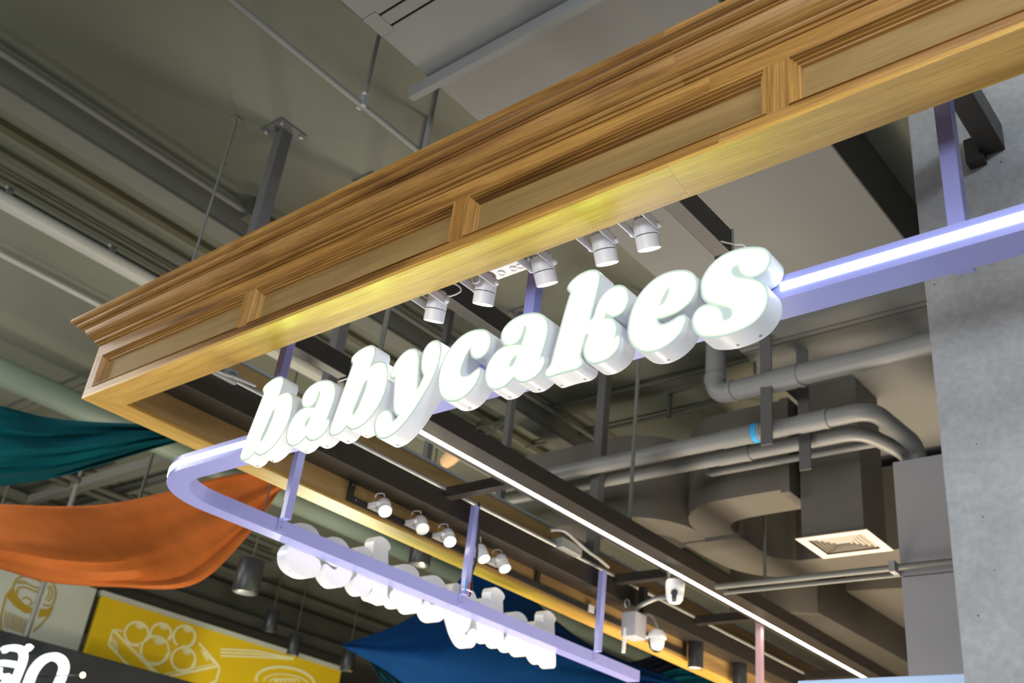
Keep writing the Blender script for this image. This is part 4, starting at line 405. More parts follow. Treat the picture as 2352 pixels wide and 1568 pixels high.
def letter_parts(key, root):
    dat = LET[key]; o = [(a*1e-4, b*1e-4) for a, b in dat['o']]; n = len(o)
    a = sum(o[i][0]*o[(i+1)%n][1]-o[(i+1)%n][0]*o[i][1] for i in range(n))
    if a < 0: o.reverse()
    tr = geometry.tessellate_polygon([[Vector((x, z, 0)) for x, z in o]])
    yb, yf = 0.0, -DEPTH
    vs = [(x, yb, z) for x, z in o]+[(x, yf+0.001, z) for x, z in o]
    fs = [(i, (i+1)%n, n+(i+1)%n, n+i) for i in range(n)]
    def mk(vs, fs, name, mat, par, sm=False):
        mb = MB(); mb.add(vs, fs); ob = mb.build(name, mat, None, smooth=sm, local=True); ob.parent = par; return ob
    mk(vs, fs, 'return_shell', 'letter_white', root, True)
    mk([(x, yb, z) for x, z in o], [tuple(t) for t in tr], 'back_panel', 'back_white', root)
    vs = [(x, yf+0.001, z) for x, z in o]+[(x, yf, z) for x, z in o]
    fs = [(i, (i+1)%n, n+(i+1)%n, n+i) for i in range(n)]+[tuple(n+q for q in reversed(t)) for t in tr]
    mk(vs, fs, 'rim', 'rim_grey', root)
    loops = [[(p*1e-4, q*1e-4) for p, q in lp] for lp in dat['f']]
    tr = geometry.tessellate_polygon([[Vector((x, z, 0)) for x, z in lp] for lp in loops])
    fl = [p for lp in loops for p in lp]; m_ = len(fl)
    vs = [(x, yf-0.0001, z) for x, z in fl]+[(x, yf-0.0012, z) for x, z in fl]
    fs = [tuple(m_+q for q in t) for t in tr]; k = 0
    for lp in loops:
        c = len(lp); fs += [(k+i, k+(i+1)%c, m_+k+(i+1)%c, m_+k+i) for i in range(c)]; k += c
    mk(vs, fs, 'face', 'acrylic_letter', root)
    # fixing screws on the underside near the back, where the outline runs low
    zl = min(z for x, z in o); cand = [(x, z, o[(i+1)%n][0]-o[i-1][0], o[(i+1)%n][1]-o[i-1][1]) for i, (x, z) in enumerate(o)]
    cand = [c for c in cand if c[2] > 0 and abs(c[3]) < 0.45*c[2] and c[1] < zl+0.02]
    used = []
    for c in sorted(cand, key=lambda c: c[1]):
        if all(abs(c[0]-u) > 0.05 for u in used) and len(used) < 2:
            used.append(c[0]); nrm = Vector((c[3], 0, -c[2])).normalized()
            ob = MB().lathe([(0.0036, -0.001), (0.0036, 0.0008), (0.0015, 0.0009)], (c[0], -0.012, c[1]), nrm, 10).build('screw', 'galvanised', None, local=True); ob.parent = root
order = [('b', -0.403, 'first letter b, leftmost of the lit word'), ('a', -0.761, 'first letter a, between the two letters b of the lit word'),
         ('b', 0, 'second letter b, just before the y of the lit word'), ('y', 0, 'letter y with the long tail in the lit word'),
         ('c', 0, 'letter c in the middle of the lit word'), ('a', 0, 'second letter a, before the k of the lit word'),
         ('k', 0, 'tall letter k in the lit word'), ('e', 0, 'letter e next to last in the lit word'), ('s', 0, 'letter s, rightmost of the lit word')]
LZ = 1.196
roots = []
for key, du, lab in order:
    u = LET[key]['u']+du
    e = thing('sign_letter', (u, YB, LZ), 'white glowing front '+lab, 'letter', 'letters of the front sign')
    letter_parts(key, e) if du == 0 else None
    roots.append((key, e, u))
src = {k: e for (k, e, u), (kk, du, lab) in zip(roots, order) if du == 0}
for (key, e, u) in roots:
    if not e.children:
        for ch in list(src[key].children): copy_tree(ch, e)
blab = {0: 'farthest letter b, last of the row seen from behind', 1: 'letter a seen from behind between the two letters b on the rear rail', 2: 'letter b seen from behind next to the hanging y on the rear rail', 3: 'letter y with its tail hanging lowest under the rear rail, seen from behind', 4: 'letter c seen from behind between y and a on the rear rail', 5: 'letter a seen from behind between c and k on the rear rail', 6: 'tall letter k seen from behind, nearest tall one on the rear rail', 7: 'letter e seen from behind, second nearest on the rear rail', 8: 'nearest letter s, seen from behind under the lavender rear rail'}
for i, (key, e, u) in enumerate(roots):
    r = thing('sign_letter', (XO-0.004, 2.358+(-0.812-u), LZ), 'white '+blab[i], 'letter', 'letters of the rear sign')
    r.rotation_euler = (0, 0, -math.pi/2)
    for ch in list(e.children): copy_tree(ch, r)

# ------------------------------------------------------------------ spotlights
def spotlight(loc, rotz, tilt, roll, lens, label, group, power, color, cord):
    e = thing('spotlight', loc, label, 'spotlight', group); e.rotation_euler = (0, 0, rotz)
    def mk(mb, name, mat, sm=True, par=None, bevel=0): ob = mb.build(name, mat, None, smooth=sm, local=True, bevel=bevel); ob.parent = par or e; return ob
    br = MB().box(-0.0355, 0.0355, 0, 0.003, -0.010, 0.010)
    for s in (-1, 1):
        x = s*0.034; vs = []; pr = [(0,-0.011),(0.066,-0.011),(0.074,-0.008),(0.078,0),(0.074,0.008),(0.066,0.011),(0,0.011)]
        n = len(pr); br.add([(x-0.0015, a, b) for a, b in pr]+[(x+0.0015, a, b) for a, b in pr], [tuple(range(n)), tuple(range(n, 2*n))]+[(i, (i+1)%n, n+(i+1)%n, n+i) for i in range(n)])
    mk(br, 'bracket', 'white_metal', False)
    ax = Vector((math.sin(roll), -math.sin(tilt), math.cos(tilt))).normalized(); c = Vector((0, 0.069, 0))
    body = mk(MB().lathe([(0.0250,-0.0485),(0.0278,-0.0495),(0.0290,-0.0485),(0.0290,-0.0165),(0.0280,-0.0160)], c, ax, 32, False).lathe([(0.0280,-0.0138),(0.0290,-0.0132),(0.0290,0.022),(0.0282,0.024),(0.025,0.0245)], c, ax, 32, True), 'body', 'white_metal')
    mk(MB().lathe([(0.0275,-0.0166),(0.0275,-0.0132)], c, ax, 32, False), 'cooling_slot', 'dark_plastic', True, body)
    dome = MB().lathe([(0.023,0.024),(0.0220,0.031),(0.0175,0.0375),(0.009,0.0405)], c, ax, 20, True)
    d_ = mk(dome, 'vent_cap', 'white_metal', True, body)
    hol = MB(); a_ = ax.orthogonal().normalized(); b_ = ax.cross(a_)
    for rr, hh, k in ((0.0225, 0.0275, 18), (0.0198, 0.0345, 15), (0.0130, 0.0392, 10)):
        for j in range(k):
            q = 2*math.pi*(j+(k % 2)*0.5)/k; rad = math.cos(q)*a_+math.sin(q)*b_
            nn = (rad*(1.0 if hh < 0.038 else 0.4)+ax*(0.35 if hh < 0.033 else 1.0)).normalized()
            hol.lathe([(0.0016, 0), (0.0016, 0.0006)], c+rad*rr+ax*hh, nn, 6)
    mk(hol, 'vent_holes', 'dark_plastic', False, d_)
    mk(MB().lathe([(0.0252,-0.0470),(0.0252,-0.0462)], c, ax, 28), 'lens', lens, False)
    for s in (-1, 1): mk(MB().lathe([(0.0075,0),(0.0075,0.005),(0.006,0.008),(0.002,0.009)], Vector((s*0.0355, 0.069, 0)), (s,0,0), 14), 'knob', 'white_metal')
    mk(MB().tube(smooth_line(cord), 0.0026, 8), 'cord', 'white_plastic')
    if power:
        d = bpy.data.lights.new('spot_beam', 'SPOT'); d.energy = power; d.color = color; d.spot_size = math.radians(75); d.spot_blend = 0.5; d.shadow_soft_size = 0.02
        o = bpy.data.objects.new('spot_beam', d); col.objects.link(o); o.parent = e; o.location = c-ax*0.056; o.rotation_euler = ax.to_track_quat('Z', 'Y').to_euler()
    return e
ws = [(-1.852, 0.26, 0.33, 'first white spotlight from the left under the front beam, cord looped beside it'), (-1.670, 0.26, 0.31, 'second white spotlight from the left under the front beam, cord hanging across its body'),
      (-1.475, 0.52, -0.02, 'middle white spotlight under the front beam, beside the lavender post'), (-1.285, 0.48, 0.02, 'fourth white spotlight from the left under the front beam, above the letter k'), (-1.163, 0.48, 0.02, 'rightmost white spotlight under the front beam, above the letter e')]
cords = [[(0.0,0.05,0.04),(-0.02,0.03,0.035),(-0.03,0.05,0.02),(0.0,0.075,0.032),(0.03,0.09,0.03),(0.055,0.10,0.045),(0.045,0.08,0.06),(0.0,0.03,0.06)],
         [(0.0,0.06,0.045),(0.01,0.02,0.035),(0.015,0.028,-0.006),(0.005,0.028,-0.014),(-0.01,0.028,-0.006),(-0.012,0.02,0.02),(-0.012,0.005,0.05)],
         [(0.0,0.06,0.045),(0.0,0.05,0.07),(0.02,0.06,0.085),(0.05,0.08,0.08),(0.03,0.06,0.10),(0.0,0.0,0.10)],
         [(0.0,0.06,0.045),(-0.01,0.04,0.05),(-0.02,0.03,0.035),(-0.022,0.02,0.05),(-0.02,0.0,0.07)],
         [(0.0,0.06,0.045),(0.0,0.05,0.06),(-0.01,0.03,0.07),(-0.01,0.0,0.07)]]
for i, (x, t, r, lab) in enumerate(ws):
    spotlight((x, Y0+SW, 1.464), 0, t, r, 'lens_cool', lab, 'spotlights under the front beam', 16, (0.86, 0.92, 1.0) if i != 2 else (1, 0.9, 0.75), cords[i])
wsd = [(2.805, 'lens_warm', 'brightest warm spotlight on the side beam, leftmost of its row'), (3.035, 'lens_off', 'switched-off spotlight on the side beam'), (3.215, 'lens_warm', 'warm lit spotlight on the side beam, left of the lavender post'),
       (3.445, 'lens_cool', 'cool white spotlight on the side beam, just right of the lavender post'), (3.60, 'lens_warm', 'warm lit spotlight at the right end of the side beam row')]
for i, (y, lens, lab) in enumerate(wsd):
    spotlight((X0+SW+0.012, y, 1.486), -math.pi/2, 0.72 if i < 3 else 0.60, [-0.36, -0.30, -0.30, -0.02, -0.05][i], lens, lab, 'spotlights along the side beam', 0 if lens == 'lens_off' else 7, (1, 0.82, 0.6) if lens == 'lens_warm' else (0.85, 0.93, 1.0), [(0.0,0.06,0.045),(0.0,0.05,0.06),(0.01,0.02,0.06),(0.0,0.0,0.05)] if i != 3 else [(0.0,0.06,0.045),(0.01,0.06,0.075),(0.03,0.07,0.08),(0.03,0.05,0.06),(0.0,0.03,0.06)])
# power strip behind the front beam
ps = thing('power_strip', (-1.72, 1.79, 1.60), 'grey-white power strip with round sockets behind the front beam', 'power strip')
part(MB().box(-1.80, -1.655, 1.765, 1.815, 1.608, 1.640), 'housing', 'white_plastic', ps, bevel=0.004)
for x in (-1.78, -1.745, -1.70, -1.675):
    part(MB().lathe([(0.012, 0), (0.012, 0.004), (0.009, 0.004), (0.008, 0.001)], (x, 1.79, 1.608), (0,0,-1), 20), 'socket', 'white_plastic', ps, smooth=True)
part(MB().box(-1.66, -1.60, 1.775, 1.785, 1.62, 1.632), 'bracket', 'black_steel', ps)
# conduits with boxes on the side tube
cd = thing('conduit', (-3.20, 1.8, 1.655), 'grey conduit with a metal junction box on the black side tube', 'conduit')
part(MB().tube([(-3.198, 1.60, 1.668), (-3.198, YE, 1.668)], 0.012, 10), 'pipe', 'galvanised', cd, smooth=True)
part(MB().box(-3.235, -3.175, 1.80, 1.915, 1.645, 1.70), 'junction_box', 'galvanised', cd, bevel=0.006)
for y in (1.83, 1.885): part(MB().lathe([(0.016, 0), (0.016, 0.003), (0.012, 0.003)], (-3.175, y, 1.672), (1,0,0), 16), 'knockout', 'conduit_grey', cd)
part(MB().tube(smooth_line([(-3.17,1.70,1.70),(-3.165,1.75,1.668),(-3.165,1.82,1.655),(-3.17,1.90,1.668),(-3.17,1.99,1.675)]), 0.007, 8), 'flexible_cable', 'galvanised', cd, smooth=True)
part(MB().box(-3.23, -3.15, 3.93, 4.10, 1.655, 1.71), 'junction_box', 'galvanised', cd, bevel=0.006)
part(MB().tube(smooth_line([(-3.17,3.85,1.72),(-3.14,3.92,1.735),(-3.13,4.02,1.71),(-3.13,4.12,1.69),(-3.13,4.22,1.68),(-3.14,4.32,1.67)]), 0.009, 8), 'flexible_cable', 'galvanised', cd, smooth=True)
cg = thing('conduit', (-3.36, 1.7, 1.757), 'thin pale conduit clipped along the top of the side beam', 'conduit')
part(MB().tube([(-3.333, 1.62, 1.828), (-3.333, YE, 1.828)], 0.010, 10), 'pipe', 'pipe_white', cg, smooth=True)
for y in (2.4, 3.42, 4.6, 5.8): part(MB().box(-3.345, -3.32, y-0.012, y+0.012, 1.8155, 1.842), 'clip', 'pipe_white', cg)
# ------------------------------------------------------------------ things under the slab
def run(name, pts, r, mat, label, cat, extra=None, n=14, group=None):
    e = thing(name, pts[0], label, cat, group); part(MB().tube(pts, r, n), 'pipe', mat, e, smooth=True)
    return e
def rod(x, y, z0, z1, r, label, mat='conduit_grey', plate=0.0, sq=0.0, cat='hanger rod', name='hanger_rod'):
    e = thing(name, (x, y, z0), label, cat)
    if sq: part(MB().box(x-sq/2, x+sq/2, y-sq/2, y+sq/2, z0, z1), 'post', mat, e)
    else: part(MB().tube([(x, y, z0), (x, y, z1)], r, 8), 'rod', mat, e, smooth=True)
    if plate:
        pl_ = part(MB().box(x-plate, x+plate, y-plate, y+plate, z1-0.008, z1), 'ceiling_plate', mat, e)
        if sq:
            for sx in (-1, 1):
                for sy in (-1, 1): part(MB().lathe([(0.009, 0), (0.009, 0.012)], (x+sx*plate*0.75, y+sy*plate*0.75, z1-0.008), (0,0,-1), 8), 'anchor_bolt', 'galvanised', pl_)
    return e
rod(-3.378, 1.935, 1.758, ZC, 0, 'dark grey square steel post with a bolted ceiling plate above the wooden crown', 'steel_post', 0.075, 0.056, 'post', 'steel_post')
rod(-3.30, 2.42, 1.655, ZC, 0, 'grey steel post behind the second lit letter b', 'steel_post', 0.07, 0.05, 'post', 'steel_post')
rod(-3.26, 4.33, 1.675, ZC, 0, 'grey steel post rising behind the lit letter k to the ceiling', 'steel_post', 0.07, 0.056, 'post', 'steel_post')
rod(-3.42, 3.72, 1.757, ZC, 0, 'thin grey steel post below the lit letters a and k', 'steel_post', 0.06, 0.036, 'post', 'steel_post')
rod(-3.78, 3.50, 1.7, ZC, 0, 'thin dark steel post below the lit letters c and a', 'steel_post', 0.06, 0.036, 'post', 'steel_post')
rod(-3.495, 1.755, 2.0, ZC, 0.006, 'thin hanger rod with a round rose on the ceiling, left of the plated post', 'conduit_grey', 0.02)
rod(-2.745, 2.215, 1.70, ZC, 0.010, 'hanger rod of the linear lamp behind the lit letters b and y')
rod(-2.70, 3.86, 1.70, ZC, 0.010, 'long thin hanger rod in front of the grey drain pipes')
rod(-2.745, 5.3, 1.70, ZC, 0.010, 'thin hanger rod in front of the air diffuser duct')
rod(-2.55, 1.745, 2.62, ZC, 0.009, 'short hanger rod with a clamp on the sprinkler conduit above the crown')
rod(-2.45, 2.0, 2.05, ZC, 0.012, 'thick hanger rod below the grey soffit flange')
rod(-4.6, 0.62, 2.62, ZC, 0.007, 'thin hanger rod at the far left of the ceiling')
# conduit along the slab above the crown
cp = run('conduit', [(-2.555, -3, 2.61), (-2.555, 2.6, 2.61)], 0.013, 'conduit_grey', 'straight grey conduit under the slab, passing behind the wooden crown', 'conduit')
part(MB().box(-2.575, -2.535, 1.735, 1.755, 2.60, 2.65), 'clamp', 'galvanised', cp); part(MB().lathe([(0.012,0),(0.016,0.008),(0.012,0.02)], (-2.55, 1.745, 2.65), n=10), 'clamp_nut', 'galvanised', cp)
S = ZC/2.48
c1 = run('conduit', [(-3.31*S+0.05, -3, 2.93), (-3.31*S+0.05, 9, 2.93)], 0.016, 'conduit_grey', 'grey conduit along the near edge of the cable trunking', 'conduit')
part(MB().box(-3.98, -3.90, 2.17, 2.27, 2.89, 2.999), 'junction_box', 'conduit_dark', c1)
tk = thing('cable_trunking', (-4.1, 0, 2.86), 'dark grey boxed cable trunking under the slab at upper left', 'cable trunking')
part(MB().box(-3.46*S, -3.36*S, -3, 12, 2.865, 2.999), 'channel', 'trunking_grey', tk); part(MB().box(-3.465*S, -3.355*S, -3, 12, 2.855, 2.866), 'lid', 'trunking_grey', tk)
bt = thing('cable_trunking', (-4.5, 0, 2.95), 'flat brown cable trunking on the slab between trunking and pipes', 'cable trunking')
part(MB().box(-3.745*S, -3.70*S, -3, 14, 2.965, 2.999), 'channel', 'conduit_brown', bt)
run('conduit', [(-3.86*S, -3, 2.955), (-3.86*S, 14, 2.955)], 0.022, 'conduit_dark', 'dark conduit on the slab nearest to the brown trunking', 'conduit')
run('conduit', [(-3.98*S, -3, 2.95), (-3.98*S, 14, 2.95)], 0.014, 'conduit_dark', 'first of two close dark conduits beside the white pipe', 'conduit')
run('conduit', [(-4.03*S, -3, 2.95), (-4.03*S, 14, 2.95)], 0.014, 'conduit_dark', 'second of two close dark conduits beside the white pipe', 'conduit')
cw = run('conduit', [(-4.10*S, -3, 2.95), (-4.10*S, 14, 2.95)], 0.012, 'conduit_dark', 'dark clipped conduit touching the shadow of the white pipe', 'conduit')
for y in (1.4, 2.0, 2.7): part(MB().box(-4.12*S, -4.08*S, y, y+0.03, 2.92, 2.999), 'clip', 'galvanised', cw)
x = on(170, 550, 2, 2.85).x
run('water_pipe', [(x, -3, 2.85), (x, 14, 2.85)], 0.045, 'pipe_white', 'thick white water pipe under the slab at left', 'pipe')
x = on(115, 642, 2, 2.93).x
run('water_pipe', [(x, -3, 2.93), (x, 14, 2.93)], 0.017, 'pipe_white', 'thin white water pipe left of the canopy corner', 'pipe')
x = on(95, 895, 2, 2.75).x
run('water_pipe', [(x, -3, 2.75), (x, 16, 2.75)], 0.09, 'pipe_green_grey', 'thick green-grey pipe behind the canopy corner', 'pipe')
for (pa, pb, lab) in (((190, 880), (60, 935), 'thin dark conduit crossing the slab left of the canopy corner'),):
    a = on(*pa, 2, 2.95); b_ = on(*pb, 2, 2.95)
    run('conduit', [(a.x+1.0, a.y, 2.955), (b_.x-2.5, a.y, 2.955)], 0.013, 'conduit_dark', lab, 'conduit')
# beams and cross conduits under the far slab at left, between the cloths
for i, (pa, pb, z, w, mat) in enumerate([((200, 1120), (395, 1060), 2.80, 0.10, 'trunking_grey'), ((240, 1150), (395, 1105), 2.90, 0.05, 'conduit_grey'), ((60, 1160), (190, 1120), 2.85, 0.06, 'trunking_grey')]):
    a = on(*pa, 2, z); b_ = on(*pb, 2, z); y = (a.y+b_.y)/2
    e = thing('ceiling_bar', (a.x, y, z), ['wide grey bar crossing the slab between the teal and orange cloths', 'narrow bar just above the orange cloth', 'grey bar at the left end between the two cloths'][i], 'bar')
    part(MB().box(min(a.x, b_.x)-0.6, max(a.x, b_.x)+0.5, y-w/2, y+w/2, z, z+0.08), 'bar', mat, e)
for i, (p, z) in enumerate([((165, 1115), 2.85), ((300, 1150), 2.85)]):
    q = on(*p, 2, z)
    run('conduit', [(q.x, q.y-2.2, z), (q.x, q.y+2.2, z)], 0.03, 'conduit_dark', ['dark conduit under the slab crossing the wide bar, nearer the left edge', 'dark conduit under the slab crossing the bars, nearer the rail bend'][i], 'conduit')
for i, (pa, pb) in enumerate([((355, 1030), (325, 1150)), ((20, 1115), (5, 1155))]):
    a = on(*pa, 2, ZC); 
    rod(a.x*0.9, a.y*0.9, 2.1, ZC, 0.012, ['thin rod hanging between the teal and orange cloths near the rail bend', 'thin rod hanging between the cloths at the left edge'][i], 'conduit_dark')
# cross conduits under the slab behind the sign
for i, (pa, pb) in enumerate([((1290, 930), (1640, 850)), ((1420, 980), (1640, 930))]):
    a = on(*pa, 2, 2.96); b_ = on(*pb, 2, 2.96); y = (a.y+b_.y)/2
    run('conduit', [(a.x-0.8, y, 2.965), (b_.x+0.6, y, 2.965)], 0.014, 'conduit_dark', ['upper dark conduit crossing the slab below the lit letter k', 'lower dark conduit crossing the slab above the grey drain pipes'][i], 'conduit')
for i, p in enumerate([(1538, 905), (1700, 955)]):
    q = on(*p, 2, ZC)
    rod(q.x, q.y, ZC-0.16, ZC, 0.016, ['short dark stub below the slab left of the drain pipe elbow', 'short stub below the slab beside the drain pipe hangers'][i], 'conduit_dark')
# grey drain pipes
def elbow_path(pts, rads):
    out = [Vector(pts[0])]
    for i in range(1, len(pts)-1):
        p = Vector(pts[i]); a = (Vector(pts[i-1])-p).normalized(); b_ = (Vector(pts[i+1])-p).normalized(); r = rads
        for k in range(9):
            t = k/8; out.append((1-t)**2*(p+a*r)+2*t*(1-t)*p+t*t*(p+b_*r))
    out.append(Vector(pts[-1])); return out
d1 = thing('drain_pipe', (-2.40, 4.15, 2.45), 'thick grey plastic drain pipe with an elbow, under the letter s', 'pipe')
part(MB().tube(elbow_path([(-2.43, 4.17, ZC), (-2.43, 4.17, 2.45), (-0.5, 4.14, 2.45)], 0.085), 0.052, 18), 'pipe', 'pvc_grey', d1, smooth=True)
for x0_, x1_, r_ in ((-2.33, -2.31, 0.057), (-2.13, -1.96, 0.058), (-1.965, -1.95, 0.0605)): part(MB().tube([(x0_, 4.17, 2.45), (x1_, 4.165, 2.45)], r_, 18), 'socket_collar', 'pvc_grey', d1, smooth=True)
part(MB().tube([(-2.43, 4.17, 2.56), (-2.43, 4.17, 2.53)], 0.058, 18), 'socket_collar', 'pvc_grey', d1, smooth=True)
y2, z2 = 4.235, 2.225
d2 = thing('drain_pipe', (-2.4, y2, z2), 'upper of the two parallel grey drain pipes, with a blue sticker', 'pipe')
part(MB().tube(elbow_path([(-4.6, y2, z2), (-1.645, y2, z2), (-1.615, 4.70, z2), (-1.615, 4.70, 1.9)], 0.10), 0.043, 18), 'pipe', 'pvc_grey', d2, smooth=True)
for x0_, x1_, r_ in ((-2.42, -2.20, 0.047), (-2.265, -2.25, 0.0495), (-2.0, -1.86, 0.047), (-1.87, -1.855, 0.0495)): part(MB().tube([(x0_, y2, z2), (x1_, y2, z2)], r_, 18), 'socket_collar', 'pvc_grey', d2, smooth=True)
part(MB().tube([(-2.245, y2, z2), (-2.215, y2, z2)], 0.0495, 18), 'sticker', 'blue_sticker', d2, smooth=True)['label'] = 'blue sticker band'
y3, z3 = 4.42, 2.22
d3 = thing('drain_pipe', (-2.4, y3, z3), 'lower of the two parallel grey drain pipes behind the linear lamp', 'pipe')
part(MB().tube(elbow_path([(-4.7, y3, z3), (-1.78, y3, z3), (-1.655, 4.72, z3-0.03), (-1.65, 4.72, 1.9)], 0.09), 0.038, 18), 'pipe', 'pvc_grey', d3, smooth=True)
for x0_, x1_, r_ in ((-2.55, -2.36, 0.042), (-2.38, -2.36, 0.0445)): part(MB().tube([(x0_, y3, z3), (x1_, y3, z3)], r_, 18), 'socket_collar', 'pvc_grey', d3, smooth=True)
d4 = run('drain_pipe', [(-2.73, 4.62, 2.33), (-2.73, 4.62, 2.25), (-2.70, 4.61, 2.235), (-1.72, 4.61, 2.235)], 0.019, 'pvc_grey', 'thin pale pipe with an end bend below the two drain pipes', 'pipe')
for x_, y_, zt, zb, lab in ((-2.12, 4.20, ZC, 2.10, 'left flat steel hanger holding the grey drain pipes'), (-2.03, 4.42, ZC, 2.04, 'right flat steel hanger holding the grey drain pipes')):
    e = thing('pipe_hanger', (x_, y_, zb), lab, 'pipe hanger')
    part(MB().box(x_-0.035, x_+0.025, y_-0.07, y_-0.06, zb, zt), 'strap', 'steel_post', e)
spk = thing('sprinkler_head', (-2.30, 4.35, 2.52), 'small sprinkler head on a thin drop pipe beside the pipe hanger', 'sprinkler')
part(MB().tube([(-2.30, 4.35, 2.62), (-2.30, 4.35, 2.80)], 0.008, 8), 'drop_pipe', 'conduit_dark', spk); part(MB().lathe([(0.012,0.10),(0.016,0.08),(0.018,0.05),(0.028,0.03),(0.028,0.02),(0.008,0.012)], (-2.30, 4.35, 2.52), n=14), 'head', 'galvanised', spk, smooth=True)
# air ducts
ZU, ZT = 2.10, 2.62
def duct(name, left, right, z0, z1, label, mats=('duct_grey', 'duct_light'), flanges=()):
    e = thing(name, (left[0][0], left[0][1], z0), label, 'duct')
    part(MB().strip(left, right, z0, z1), 'body', mats[0], e, smooth=True)
    for i in flanges:
        a = Vector(left[i]); b_ = Vector(right[i]); d = (b_-a).normalized(); n_ = Vector((-d.y, d.x)); a = a-d*0.02; b_ = b_+d*0.02
        part(MB().strip([a-n_*0.025, a+n_*0.025], [b_-n_*0.025, b_+n_*0.025], z0-0.025, z1), 'flange', mats[0], e)
    return e
near1 = [(-2.29, 4.67), (-2.5, 4.67), (-2.64, 4.675)] + arc((-2.66, 5.05), 0.38, 95, 180, 1)[:0] + [(-2.66+0.39*math.cos(math.radians(a)), 5.06+0.39*math.sin(math.radians(a))) for a in (-100, -115, -130, -145, -160, -170, -180)] + [(-3.05, 5.20)]
far1 = [(-2.29, 4.955), (-2.5, 4.96), (-2.62, 4.965), (-2.66, 4.968), (-2.70, 4.975), (-2.74, 4.985), (-2.78, 5.0), (-2.81, 5.025), (-2.835, 5.06), (-2.855, 5.10), (-2.86, 5.20)]
duct('air_duct', near1, far1, ZU, ZT, 'grey air duct elbow with a rounded end left of the diffuser box', flanges=(0, 10))
near0 = [(-6.10-x, y) for x, y in near1]; far0 = [(-6.10-x, y) for x, y in far1]
near0[0] = (-4.4, 4.67); far0[0] = (-4.4, 4.955)
duct('air_duct', near0, far0, ZU, ZT, 'grey air duct elbow curving away behind the hanging rod')
l2 = smooth_line([(-3.24, 5.22), (-3.24, 5.5), (-3.19, 5.80), (-3.03, 5.98), (-2.8, 6.02), (-1.2, 6.0)], 4); r2 = smooth_line([(-2.86, 5.22), (-2.87, 5.42), (-2.86, 5.62), (-2.76, 5.72), (-2.6, 5.74), (-1.2, 5.74)], 4)
duct('air_duct', l2, r2, ZU, ZT, 'grey air duct trunk bending right below the diffuser box')
duct('air_duct', [(-3.62, 6.5), (-3.62, 11.0)], [(-3.12, 6.75), (-2.95, 11.0)], ZU, ZT, 'far dark air duct running away above the end of the linear lamp', flanges=(0,))
duct('air_duct', [(-2.80, 6.55), (-2.75, 9.5)], [(-2.25, 6.62), (-1.9, 9.5)], ZU+0.05, ZT, 'far pale air duct beside the grey boxed riser')
duct('air_duct', [(-4.3, 6.35), (-1.2, 6.3)], [(-4.3, 6.62), (-1.2, 6.52)], ZT+0.01, 2.95, 'far crosswise air duct behind the trunk bend')
df = thing('air_diffuser', (-2.085, 4.88, 1.84), 'square ceiling air diffuser with slatted face on a grey box duct', 'air diffuser')
DX0, DX1, DY0, DY1, DZ = -2.272, -1.895, 4.715, 5.045, 1.84
part(MB().box(DX0+0.025, DX1-0.025, DY0+0.025, DY1-0.02, DZ+0.012, 2.75), 'plenum_box', 'duct_grey', df)
def ring(mb, m0, m1, z0_, z1_):
    r0 = [(DX0+m0, DY0+m0), (DX1-m0, DY0+m0), (DX1-m0, DY1-m0), (DX0+m0, DY1-m0)]; r1 = [(DX0+m1, DY0+m1), (DX1-m1, DY0+m1), (DX1-m1, DY1-m1), (DX0+m1, DY1-m1)]
    vs = [(x, y, z0_) for x, y in r0]+[(x, y, z1_) for x, y in r1]+[(x, y, z0_+0.004) for x, y in r0]+[(x, y, z1_+0.004) for x, y in r1]
    fs = [(j, (j+1)%4, 4+(j+1)%4, 4+j) for j in range(4)]+[(8+j, 8+(j+1)%4, 12+(j+1)%4, 12+j) for j in range(4)]+[(j, (j+1)%4, 8+(j+1)%4, 8+j) for j in range(4)]+[(4+j, 4+(j+1)%4, 12+(j+1)%4, 12+j) for j in range(4)]
    mb.add(vs, fs); return mb
part(ring(MB(), 0, 0.045, DZ, DZ), 'frame', 'diffuser_cream', df)
for k in range(5): part(ring(MB(), 0.047+k*0.022, 0.066+k*0.022, DZ+0.028, DZ+0.004), 'louvre', 'diffuser_cream', df)
part(MB().box(DX0+0.03, DX1-0.03, DY0+0.03, DY1-0.03, DZ+0.045, DZ+0.05), 'dark_throat', 'sign_dark', df)
ch = thing('boxed_riser', (-1.2, 4.58, -1.6), 'smooth grey boxed pipe riser beside the concrete column', 'pipe riser')
part(MB().box(-1.695, -0.5, 4.58, 5.2, 1.546, 2.105), 'panel', 'chase_grey', ch); part(MB().box(-1.695, -0.5, 4.58, 5.2, -1.6, 1.541), 'panel', 'chase_grey', ch)
tw = [run('conduit', [(-2.60, 4.50, 1.563), (-0.6, 4.54, 1.575)], 0.015, 'conduit_grey', 'upper of the twin conduits running to the boxed riser', 'conduit'), run('conduit', [(-2.57, 4.53, 1.537), (-1.69, 4.56, 1.548)], 0.010, 'conduit_grey', 'lower thin one of the twin conduits ending at the boxed riser', 'conduit')]
part(MB().box(-1.712, -1.685, 4.48, 4.54, 1.54, 1.59), 'coupling', 'galvanised', tw[0])

